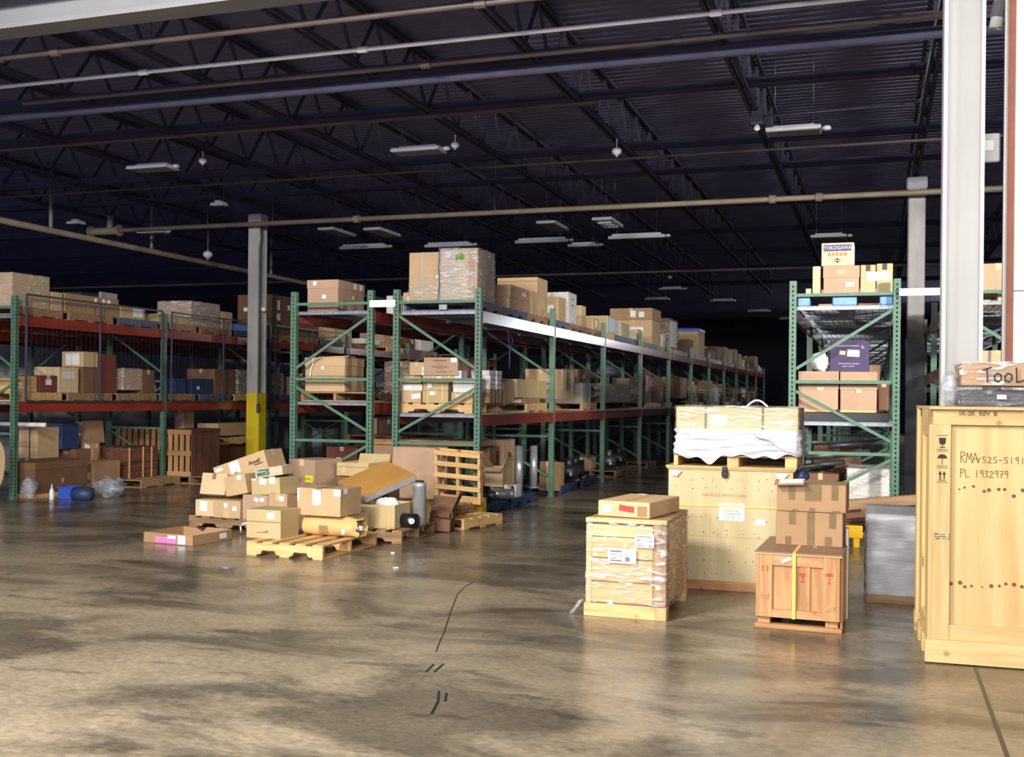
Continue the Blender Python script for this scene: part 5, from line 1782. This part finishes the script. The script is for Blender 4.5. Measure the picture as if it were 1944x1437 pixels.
# ---- right rack
bp_ = empty('plastic_pallet', (-.37, 13.05, 2.552))
MB().bx(-.51, .51, -.5, .5, .105, .127, .004).build('deck', 'pallet_blue', bp_)
for x in (-.44, 0, .44):
    for y in (-.44, 0, .44):
        MB().cbx(x - (.13 if x == 0 else .07), x + (.13 if x == 0 else .07), y - .06, y + .06, .0, .105, .012).build('block', 'pallet_light_blue', bp_)
tag(bp_, 'light blue plastic pallet on the top shelf of the right rack', 'pallet', 'pallets on the racks')
RT = 2.68
G = 'cartons on top of the right rack'
carton('lidded brown carton under the stamped one', -.60, -.22, 12.62, 13.1, RT, 3.0, 'card_pink', tape=None, lid=.13, labels=[('f', .74, .35, .10, .05)], group=G)
q = [q for q in bpy.data.objects if q.get('label') == 'lidded brown carton under the stamped one'][0]
MB().obb((.0, -.2475, .255), (.08, .002, .035)).build('paper_label', 'card_pale', q)
yk = carton('cream carton with dark blue stamped word, highest on the right rack', -.625, -.28, 12.62, 13.0, 3.005, 3.262, 'card_cream', tape=None, group=G)
MB().bx(-.148, .148, -.1925, -.1905, .165, .235).build('printed_panel', 'ink_blue', yk)
lettering(yk, 'YOKOGAWA', (0, -.1935, .20), (R(90), 0, 0), .06, 'ink_lilac', True, sx=.82)
g = MB()
for k in range(5):
    x = -.10 + k * .042
    for (a, b_, c, d) in ((0, .03, .143, .148), (0, .03, .128, .132), (0, .03, .113, .118), (0, .005, .113, .148), (.025, .03, .113, .148), (.012, .018, .108, .148)):
        if rr.random() < .85:
            g.bx(x + a, x + b_, -.192, -.1905, c, d)
g.build('orange_characters', 'ink_orange', yk)
g = MB()
g.prism([(-.045, .06), (0, .085), (.045, .06), (0, .07)], -.192, -.1905, 'y')
g.prism([(-.045, .058), (0, .035), (.045, .058), (0, .048)], -.192, -.1905, 'y')
g.bx(-.004, .004, -.1925, -.1905, .03, .075)
g.build('emblem', 'ink', yk)
MB().bx(.173, .176, -.18, .18, .01, .25).build('white_side_sheet', 'paper', yk)
carton('slim upright carton left of the stamped stack', -.72, -.635, 12.64, 12.9, RT, 3.005, 'card_pale', labels=[('f', .75, .9, .03, .06)], group=G)
carton('tiny open box at the left end of the blue pallet', -.79, -.735, 12.62, 12.72, RT, RT + .075, 'card_pale', flaps=[], group=G)
o = carton('left kraft carton of the pair with a white sheet', -.205, -.045, 12.66, 13.05, RT, 3.01, 'card', tape='strap_dark', group=G)
o = carton('right kraft carton of the pair with a white sheet', -.035, .135, 12.66, 13.05, RT, 3.02, 'card_olive', tape='strap_dark', group=G)
MB().obb((-.07, -.20, .20), (.245, .002, .10), (0, R(-3), 0)).build('white_sheet', 'paper', o)
for k in range(4):
    MB().bx(-.08, .07, -.1975, -.196, .03 + k * .02, .035 + k * .02).build('printed_line', 'tape_brown', o)
RM = 1.39
carton('left lidded carton on the right rack, lower shelf', -.86, -.43, 12.62, 13.2, RM, 1.82, 'card_pink', tape=None, lid=.20, labels=[('f', .55, .55, .07, .035, 'card_pale')], group='cartons on the lower shelf of the right rack')
carton('middle lidded carton on the right rack, lower shelf', -.405, -.02, 12.62, 13.2, RM, 1.815, 'card_pink', tape=None, lid=.20, labels=[('f', .5, .50, .06, .04, 'card_pale')], group='cartons on the lower shelf of the right rack')
for lb in ('left lidded carton on the right rack, lower shelf', 'middle lidded carton on the right rack, lower shelf'):
    q = [q for q in bpy.data.objects if q.get('label') == lb][0]
    MB().bx(-.19, .19, -.31, .3, -.025, 0).build('base_board', 'pine_x', q)
carton('dark filmed carton beside the two lidded ones', .0, .11, 12.9, 13.4, RM, 1.72, 'card_dark', group='cartons on the lower shelf of the right rack')
carton('black plastic pallet under the lidded cartons', -.85, .11, 12.6, 13.5, 1.262, 1.362, 'plastic_black', tape=None, cat='pallet', name='plastic_pallet')
o = carton('dark purple carton with two white labels', -.525, -.105, 12.7, 13.1, 1.82, 2.165, 'card_purple', tape=None, labels=[('f', .32, .62, .065, .045, 'card_pale', 5), ('f', .60, .60, .13, .075, 'paper', 4)], group='cartons on the lower shelf of the right rack')
g = MB()
for x0, x1, z in ((-.14, .10, .285), (-.12, .02, .085), (.03, .11, .083), (-.08, -.02, .055), (-.01, .05, .055)):
    g.bx(x0, x1, -.2025, -.201, z, z + .012)
g.prism([(.12, .28), (.135, .30), (.15, .28), (.165, .30), (.15, .27), (.165, .25), (.143, .262), (.12, .25), (.135, .27)], -.2025, -.201, 'y')
g.build('pale_print', 'ink_purple', o)
o = blob((-.63, 12.75, 1.825), (.10, .10, .11), .25, 2, 6).build('plastic_bag', 'paper', smooth=True)
tag(o, 'white bag left of the purple carton', 'plastic bag')
fill(-.36, 1.02, [(0, 2), (1, 0), (1, 1), (1, 2), (2, 0), (2, 1), (2, 2)], 1.25, 'lower shelf of right rack', 'goods deep on the right rack', .5, dark=True, y0=12.5)
fill(-.36, 1.02, [(0, 2), (1, 0)], 2.54, 'top shelf of right rack', 'goods deep on the right rack', .3, y0=12.5)
fill(1.25, 1.0, [(0, 2), (1, 0), (1, 1)], 2.57, 'top shelf beyond the column', 'goods on the rack beyond the column', .4, y0=12.5)
carton('kraft carton seen between white column and wall panel, upper', .92, 1.50, 12.68, 13.2, 2.687, 2.99, 'card_pink', labels=[('f', .18, .78, .06, .04)], group='cartons beyond the white column')
pallet('pine pallet seen between white column and wall panel', 1.22, 13.05, 2.585, 'narrow', 0, 'pallets on the racks')
carton('kraft carton seen between white column and wall panel, lower', .92, 1.50, 12.62, 13.2, 1.912, 2.05, 'card', vtape=[('f', .35, 0, 1, .03, 'ink_grey')], group='cartons beyond the white column')
# under the right rack
o = carton('low load in silvery film under the right rack', -.33, .12, 12.75, 13.6, .30, .73, 'card_white', tape=None)
filmed(o, .45, .85, .43, 'film_cloudy', 8, .02)
far_pallet('worn pallet under the silvery load', -.36, 13.2, .0, 'worn')
carton('plain carton between pallet and silvery load', -.40, .12, 12.75, 13.6, .126, .298, 'card_dark', group='goods under the right rack')
pb_ = MB().bx(-.6, .6, -.04, .04, -.055, .055, .004).build('timber_beam', 'worn_x', None, (.12, 12.25, .42), (0, R(-7), 0))
tag(pb_, 'brown timber beam lying aslant before the right rack', 'timber')
pb_ = MB().bx(-.6, .6, -.03, .03, -.03, .03, .004).build('timber_beam', 'red_x', None, (.12, 12.27, .30), (0, R(-7), 0))
tag(pb_, 'reddish batten below the slanting timber beam', 'timber')
for k, (x, y, z, r_, L_) in enumerate(((-.62, 12.9, .75, .03, .5), (-.45, 13.1, .86, .04, .7), (-.7, 13.2, .70, .05, .4), (-.25, 13.4, .98, .035, .6))):
    o = MB().cyl((x - L_ / 2, y, z - .03), (x + L_ / 2, y + .2, z + .03), r_, 12).build('pipe_piece', 'steel_dull', smooth=True)
    tag(o, ['short', 'long', 'fat', 'topmost'][k] + ' steel pipe piece in the dark under the right rack', 'pipe', 'pipe pieces under the right rack')
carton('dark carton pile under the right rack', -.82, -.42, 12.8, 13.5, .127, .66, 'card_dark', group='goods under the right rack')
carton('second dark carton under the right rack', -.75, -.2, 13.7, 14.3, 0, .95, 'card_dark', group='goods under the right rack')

# ---- floor level of the middle rack, aisle side
for k, (y, key) in enumerate(((13.15, 'blue'), (14.3, 'blue'), (16.6, 'blue'), (17.9, 'blue'), (20.3, 'worn'), (21.3, 'worn'), (23.2, 'worn'))):
    (pallet if y < 15 else far_pallet)(['nearest blue', 'second blue', 'third blue', 'fourth blue', 'first worn', 'second worn', 'third worn'][k] + ' pallet on the floor under the middle rack', -5.15, y, 0, key, 0, 'floor pallets under the middle rack')
def tube_thing(label, x, y, z, r_, h, mat='steel', flange=0):
    t = empty('steel_tube', (x, y, z))
    MB().cyl((0, 0, 0), (0, 0, h), r_, 20).build('barrel', mat, t, smooth=True)
    if flange:
        MB().cyl((0, 0, 0), (0, 0, .03), r_ * flange, 20).build('base_flange', 'steel_dull', t)
    MB().cyl((0, 0, h), (0, 0, h + .012), r_ * 1.06, 20).build('end_cap', 'plastic_black', t)
    tag(t, label, 'steel tube', 'steel tubes under the middle rack')
tube_thing('left upright steel tube under the middle rack', -4.74, 14.3, .127, .055, .69, flange=1.6)
tube_thing('right upright steel tube on a flanged base under the rack', -4.55 - .12, 14.75, .20, .055, .60, flange=2.4)
t = empty('steel_tube', (-5.05, 13.55, .20))
MB().cyl((0, 0, 0), (.42, .1, 0), .07, 20).build('barrel', 'steel', t, smooth=True)
MB().cyl((.42, .1, 0), (.45, .108, 0), .11, 20).build('flange', 'steel_dull', t)
tag(t, 'lying steel tube with flange under the middle rack', 'steel tube', 'steel tubes under the middle rack')
t = empty('motor', (-4.85, 13.05, .127))
MB().cyl((-.15, 0, .11), (.12, .0, .11), .11, 18).build('housing', 'plastic_black', t, smooth=True)
MB().cyl((.12, 0, .11), (.2, 0, .11), .05, 14).build('shaft_end', 'steel_dull', t, smooth=True)
MB().bx(-.12, .1, -.09, .09, 0, .03).build('foot', 'steel_dull', t)
tag(t, 'dark motor on the nearest blue pallet', 'motor')
carton('grey box on the second blue pallet', -4.85, -4.66, 13.95, 14.15, .127, .30, 'card_white', group='goods under the middle rack')
carton('torn open carton behind the leaning pallet', -5.1, -4.84, 13.9, 14.25, .26, .53, 'card', flaps=[('l', 40, .12), ('r', 20, .14), ('f', 120, .1)], group='goods under the middle rack')
carton('stout carton under the torn open one', -5.15, -4.83, 13.85, 14.25, .127, .258, 'card_dark', group='goods under the middle rack')
carton('tall crossed carton in the dark behind the tubes', -5.58, -5.2, 14.95, 15.48, .0, .86, 'card_pink', straps=[('y', .5, .02, 'strap_dark')], group='goods under the middle rack')
carton('brown board carton leaning by the second post', -4.9, -4.66, 15.75, 16.3, .05, .50, 'card_brown', rot=(R(-4), 0, 0), group='goods under the middle rack')
for k, (x, y, mt) in enumerate(((-4.9, 16.45, 'plastic_navy'), (-4.8, 17.05, 'steel_dull'), (-4.85, 17.65, 'steel_dull'), (-5.0, 18.2, 'plastic_black'), (-4.9, 20.2, 'steel_dull'), (-5.0, 21.5, 'steel_dull'))):
    t = empty('pump', (x, y, .127))
    MB().cyl((-.16, 0, .16), (.14, .05, .16), .12, 14).build('casing', mt, t, smooth=True)
    MB().cyl((0, 0, .2), (.02, 0, .38), .06, 12).build('inlet', 'steel_dull', t, smooth=True)
    MB().bx(-.18, .16, -.14, .14, 0, .05).build('foot', 'plastic_black', t)
    MB().bx(.06, .10, -.15, -.12, .1, .15).build('tag_plate', 'fixture_white', t)
    tag(t, f'{ORD[k]} dark pump unit in the row under the middle rack', 'pump', 'pumps under the middle rack')
carton('pale flat carton in the dark third bay', -5.6, -5.15, 19.9, 20.7, .127, .36, 'card_brown', group='goods under the middle rack')
# behind the pile: goods at floor level seen through the front frames
carton('orange wooden board box seen through the frames', -6.95, -5.70, 14.0, 14.6, .0, .80, 'chipboard', tape=None, cat='crate', name='wooden_crate')
carton('thin plank lid on the orange board box', -6.9, -5.2, 13.95, 14.65, .802, .88, 'oak_x', tape=None, cat='plank', name='plank')
carton('dark carton right of the orange board box', -5.5, -5.2, 14.35, 14.78, .127, .78, 'card_dark', group='goods under the middle rack')
carton('grey panel carton left of the orange board box', -7.6, -7.2, 15.6, 16.1, .0, .72, 'card_dark', group='goods under the middle rack')
carton('pale carton on a stack behind the left frame', -8.05, -7.85, 16.2, 16.6, .85, 1.12, 'card_olive', group='goods behind the left frame')
carton('grey brown carton on a stack behind the left frame', -7.83, -7.45, 16.2, 16.6, .85, 1.10, 'card_dark', group='goods behind the left frame')
far_pallet('pallet carrying the stack behind the left frame', -7.75, 16.4, .72, 'worn')
carton('wide dark carton at the base of that stack', -8.2, -7.3, 16.1, 16.8, 0, .718, 'card_dark', group='goods behind the left frame')
carton('reddish carton on the floor behind the left frame', -8.3, -7.75, 15.3, 15.9, 0, .68, 'card_red', group='goods behind the left frame', labels=[('f', .4, .7, .08, .07)])

# ---- left rack
GL = 'goods on the left rack'
LT, LM = 2.70, 1.49
XE = -11.5
def lbox(label, y0, y1, z0, z1, w, mat, film_=None, xe=XE, group=GL, **k):
    y0, y1 = fit(y0, y1, 11.97, 3.3)
    o = carton(label, xe - w, xe, y0, y1, z0, z1, mat, group=group, **k)
    if film_:
        filmed(o, w, y1 - y0, z1 - z0, film_, seed=int(y0 * 10))
    return o
for b in range(3):
    for q_ in range(3):
        y = 11.97 + b * 3.3 + 1.65 + (q_ - 1) * 1.11
        wh = f"{ORD[b]} bay, {['near', 'middle', 'far'][q_]} slot"
        far_pallet('pallet on the top of the left rack, ' + wh, -11.95, y, 2.572, ['worn', 'worn', 'grey', 'worn', 'worn', 'blue'][(b * 3 + q_) % 6], group='pallets on the left rack')
        if b < 2:
            far_pallet('pallet on the lower shelf of the left rack, ' + wh, -11.95, y, 1.362, ['pine', 'worn', 'worn', 'worn', 'grey'][(b * 3 + q_) % 5], group='pallets on the left rack')
lbox('big carton in cloudy film at the left border', 12.05, 12.78, LT, 3.17, .95, 'card', 'film_clear')
lbox('small carton beside the big filmed one', 12.82, 13.04, LT, 2.97, .4, 'card')
lbox('long dark carton with small white labels on the left rack top', 13.1, 14.3, LT, 2.98, .7, 'card_brown', labels=[('r', .55, .8, .06, .06), ('r', .7, .8, .06, .06), ('r', .8, .75, .08, .08)])
lbox('carton with white end behind the cage rail', 14.35, 14.95, LT, 2.90, .6, 'card', labels=[('r', .7, .6, .25, .16)])
lbox('low olive carton behind the second mesh panel', 15.1, 16.0, LT, 2.84, .6, 'card_olive')
lbox('wrapped carton rising above the second mesh panel', 16.2, 17.1, LT, 3.13, .7, 'card_brown', 'film_cloudy')
lbox('small pale carton right of the wrapped one', 17.15, 17.5, LT, 3.02, .4, 'card')
lbox('blue crate behind the mesh by the column', 17.55, 18.4, 2.70, 2.83, .5, 'plastic_blue', tape=None)
lbox('large dark carton with white stickers right of the column', 18.9, 19.7, LT, 3.50, .8, 'card_dark', labels=[('r', .3, .75, .1, .2), ('r', .8, .72, .1, .1), ('r', .3, .45, .14, .14)])
lbox('low brown carton right of the column', 19.8, 20.8, LT, 3.0, .8, 'card_dark')
fill(-11.95, 1.02, [(3, 0), (3, 1), (3, 2), (4, 0), (4, 1)], 2.56, 'top shelf of left rack', GL, .5, y0=11.97, L=3.3, p_pallet=.5)
lbox('stack of pale wooden boxes at the left border', 12.25, 12.55, LM, 1.72, .5, 'pine_x', tape=None)
lbox('pinkish cartons row on the lower left shelf', 12.6, 12.95, LM, 1.74, .5, 'card_red', labels=[('r', .5, .6, .12, .08), ('f', .5, .6, .1, .1)])
lbox('cream carton glowing behind the first mesh panel', 12.98, 13.40, LM, 1.87, .45, 'card_pale', labels=[('r', .5, .7, .25, .1, 'card_white')])
lbox('kraft carton under the labelled one', 13.5, 13.85, LM, 1.88, .4, 'card_dark')
lbox('upper kraft carton with square sheet behind the mesh', 13.5, 13.83, 1.885, 2.12, .4, 'card', labels=[('f', .5, .5, .25, .18)])
lbox('red carton stack beside the sheeted one', 13.88, 14.25, LM, 2.10, .4, 'card_red')
lbox('pale filmed carton before the second post', 14.42, 14.9, LM + .05, 1.89, .5, 'card_pink', 'film_clear')
lbox('brown carton beside the pale filmed one', 14.93, 15.25, LM, 1.88, .5, 'card_dark')
lbox('first blue carton behind the second mesh panel', 15.78, 16.1, LM, 1.76, .4, 'plastic_navy', tape=None)
lbox('second blue carton with white tag behind the mesh', 16.25, 16.9, LM, 1.76, .5, 'plastic_navy', tape=None, labels=[('r', .3, .4, .08, .06)])
lbox('dark carton behind the mesh before the column', 16.95, 17.6, LM, 1.95, .6, 'card_dark')
lbox('filmed heap behind the column', 17.7, 18.3, LM, 1.95, .6, 'card_dark', 'film_cloudy')
for k, (a, b_, z) in enumerate(((12.2, 12.55, 1.62), (13.0, 13.3, 1.66), (14.0, 14.4, 1.60), (15.4, 15.7, 1.70))):
    lbox(['leftmost', 'second', 'third', 'fourth'][k] + ' low carton at the back of the lower left shelf', a, b_, LM, z, .3, ['card_pink', 'card_white', 'card', 'card_olive'][k], xe=-12.05)
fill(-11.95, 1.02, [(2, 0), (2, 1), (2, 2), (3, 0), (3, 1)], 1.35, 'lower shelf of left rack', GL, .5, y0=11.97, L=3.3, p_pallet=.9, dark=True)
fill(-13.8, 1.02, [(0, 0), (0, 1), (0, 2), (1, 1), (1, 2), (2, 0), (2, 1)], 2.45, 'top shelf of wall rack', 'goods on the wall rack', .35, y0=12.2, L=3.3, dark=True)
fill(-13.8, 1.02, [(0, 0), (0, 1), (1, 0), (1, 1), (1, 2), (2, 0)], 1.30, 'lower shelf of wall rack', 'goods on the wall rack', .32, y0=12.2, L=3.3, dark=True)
carton('grey cabinet rising behind the left rack top', -14.28, -13.4, 15.65, 16.55, 2.462, 3.28, 'wall_dark', tape=None, cat='cabinet', name='cabinet')
carton('pale narrow panel beside the grey cabinet', -13.39, -13.34, 16.1, 16.55, 2.462, 3.32, 'column_grey', tape=None, cat='panel', name='panel')

# left rack, floor level
GF = 'goods under the left rack'
o = carton('large brown carton on a pine skid by the left rack foot', -11.62, -11.18, 12.18, 13.25, .06, .50, 'card_dark', tape=None, lid=.10, labels=[('r', .5, .38, .06, .07, 'card_pink')], group=GF)
MB().bx(-.22, .22, -.53, .53, -.06, 0).build('skid', 'pine_x', o)
ds = MB().prism([(.33 * math.cos(a) * (1 if k % 3 else .98), .44 * math.sin(a)) for k, a in enumerate([2 * math.pi * k / 18 for k in range(18)])], -.004, .004, 'y').build('cardboard_disc', 'card', None, (-11.55, 11.72, .46), (R(-6), 0, R(-8)))
tag(ds, 'big rounded cardboard sheet at the left border', 'cardboard sheet')
o = MB().cbx(-.2, .13, -.08, .08, 0, .14, .01).build('sack', 'paper', None, (-11.42, 11.50, 0), (0, 0, R(-12)))
MB().bx(-.2, .13, -.082, -.08, .1, .138).build('yellow_band', 'paper_yellow', o)
tag(o, 'white and yellow sack at the foot of the left rack', 'sack')
o = blob((-11.14, 12.03, 0), (.11, .10, .16), .4, 2.2, 3).build('plastic_bag', 'film_bag', smooth=True)
tag(o, 'grey film bag between the round sheet and brown carton', 'plastic bag', 'plastic bags at the left')
bt = empty('squeeze_bottle', (-10.86, 12.15, 0))
MB().lathe((0, 0, 0), [(.03, 0), (.034, .01), (.034, .12), (.015, .16), (.010, .175)], 14).build('body', 'plastic_white', bt, smooth=True)
MB().lathe((0, 0, .175), [(.012, 0), (.008, .03), (.003, .05)], 10).build('nozzle', 'plastic_white', bt, smooth=True)
tag(bt, 'white squeeze bottle standing left of the blue tub', 'bottle')
tub = empty('blue_tub', (-10.72, 12.35, 0), R(10))
for a in ((-.12, .12, -.10, -.09), (-.12, .12, .09, .10), (-.12, -.11, -.09, .09), (.11, .12, -.09, .09)):
    MB().bx(*a, 0, .18).build('wall', 'plastic_blue', tub)
MB().bx(-.12, .12, -.10, .10, 0, .01).build('base', 'plastic_blue', tub)
MB().bx(-.13, .13, -.11, -.09, .165, .18).build('rim', 'plastic_blue', tub)
tag(tub, 'bright blue plastic tub on the floor at left', 'tub')
wbn = empty('water_bottle', (-10.42, 12.22, .09))
MB().cyl((-.13, 0, 0), (.13, .06, 0), .09, 18).build('body', 'plastic_navy', wbn, smooth=True)
tag(wbn, 'translucent blue jug lying beside the tub', 'jug')
o = blob((-10.36, 12.72, 0), (.24, .2, .15), .4, 2.0, 14).build('plastic_bag', 'film_bag', smooth=True)
tag(o, 'heap of clear bags right of the blue tub', 'plastic bag', 'plastic bags at the left')
carton('kraft carton with dark strap under the white tube', -12.2, -11.85, 12.95, 13.4, .50, .97, 'card', straps=[('y', .6, .02, 'strap_dark')], group=GF)
carton('dark carton below the strapped kraft one', -12.25, -11.75, 12.9, 13.6, 0, .495, 'card_dark', group=GF)
tb_ = MB().cyl((-12.25, 12.62, 1.02), (-11.40, 12.62, 1.02), .033, 16).build('white_tube', 'plastic_white', smooth=True)
tag(tb_, 'white tube lying across the goods under the left rack', 'tube')
o = carton('navy blue crate on goods under the left rack', -12.1, -11.82, 13.42, 13.8, .62, 1.02, 'plastic_navy', tape=None, group=GF, labels=[('f', .5, .8, .07, .02)])
carton('dark box carrying the navy crate', -12.15, -11.75, 13.65, 14.1, .0, .615, 'card_dark', group=GF)
carton('kraft carton tipped on the pile under the left rack', -12.3, -11.9, 14.15, 14.5, .66, 1.02, 'card_brown', rot=(0, R(-8), R(-4)), labels=[('f', .55, .45, .06, .05)], group=GF)
carton('leaning kraft carton with white sheet', -12.0, -11.72, 14.0, 14.12, .40, .72, 'card_brown', rot=(0, R(9), R(-8)), labels=[('f', .5, .7, .12, .11, 'paper', 8)], group=GF)
carton('dark carton at the foot of the leaning ones', -12.4, -11.97, 14.15, 14.9, 0, .62, 'card_dark', group=GF)
carton('kraft carton end with two white labels near the floor', -11.62, -11.28, 13.5, 14.1, .05, .44, 'card_brown', labels=[('f', .62, .45, .12, .11), ('f', .62, .1, .10, .05)], group=GF)
# red brown strapped panels on a pallet
far_pallet('dark pallet under the red brown panel crate', -11.45, 14.70, 0, 'worn')
o = carton('red brown panel crate with two pale battens', -11.9, -11.33, 14.35, 15.1, .127, .62, 'red_y', tape=None, cat='crate', name='wooden_crate')
for y in (-.36, -.02, .2):
    MB().bx(.285, .30, y, y + .02, 0, .495).build('batten', 'pine_z', o)
MB().bx(-.28, -.26, -.39, -.375, .2, .495).build('batten', 'pine_z', o)
# slatted pallets standing on edge and slatted crate
for nm, (x0, x1, yy, z0, z1, n) in {'row of pallets on edge behind the red crate': (-12.9, -11.9, 16.0, .5, .90, 8)}.items():
    t = empty('wooden_screen', (x0, yy, z0))
    for k in range(n):
        a = k * (x1 - x0) / n
        MB().bx(a, a + (x1 - x0) / n * .66, 0, .02, 0, z1 - z0 - .03, .002).build('slat', 'oak_z', t)
    MB().bx(0, x1 - x0, -.005, .06, z1 - z0 - .03, z1 - z0).build('top_rail', 'worn_x', t)
    MB().bx(0, x1 - x0, .02, .06, 0, .05).build('bottom_rail', 'worn_x', t)
    tag(t, 'slatted wooden screen above the red brown crate', 'wooden screen')
carton('dark carton holding up the slatted panel', -12.9, -11.85, 16.0, 16.4, 0, .498, 'card_dark', group=GF)
scr = empty('slatted_crate', (-11.25, 15.25, .12))
wS, dS, hS = .46, .80, .78
for k in range(4):
    MB().bx(.01 + k * .115, .085 + k * .115, 0, .02, .05, hS - .08, .002).build('slat', 'oak_z', scr)
for z in (0, .34, hS - .09):
    MB().bx(0, wS, -.012, 0, z, z + .08, .002).build('rail', 'oak_x', scr)
for k in range(9):
    MB().bx(wS, wS + .018, k * .09, k * .09 + .082, 0, hS - .06, .002).build('side_board', 'red_z', scr)
MB().bx(-.01, wS + .02, -.01, dS + .02, hS - .06, hS, .003).build('top_frame', 'red_y', scr)
MB().bx(.03, wS - .03, .03, dS, .02, hS - .08).build('contents', 'plastic_black', scr)
tag(scr, 'tall slatted wooden crate with solid reddish side', 'crate')
far_pallet('pallet under the tall slatted crate', -10.79, 15.71, 0, 'worn')
carton('long pale carton right of the slatted crate', -11.9, -11.45, 17.0, 18.2, .72, .95, 'card', group=GF)
far_pallet('pallet board carrying the long pale carton', -11.8, 17.5, .56, 'pine')
carton('dark bin below the pallet board', -12.2, -11.45, 16.95, 18.0, 0, .558, 'card_dark', group=GF)
carton('small pale carton stack further back', -12.1, -11.9, 16.6, 16.9, .85, 1.2, 'card_pink', group=GF)
carton('support carton of the small pale stack', -12.2, -11.8, 16.5, 16.9, 0, .848, 'card_dark', group=GF)
o = blob((-11.0, 13.6, 0), (.12, .1, .06), .4, 2, 9).build('cloth_rag', 'strap_green', smooth=True)
tag(o, 'small greenish rag on the floor before the red crate', 'rag')
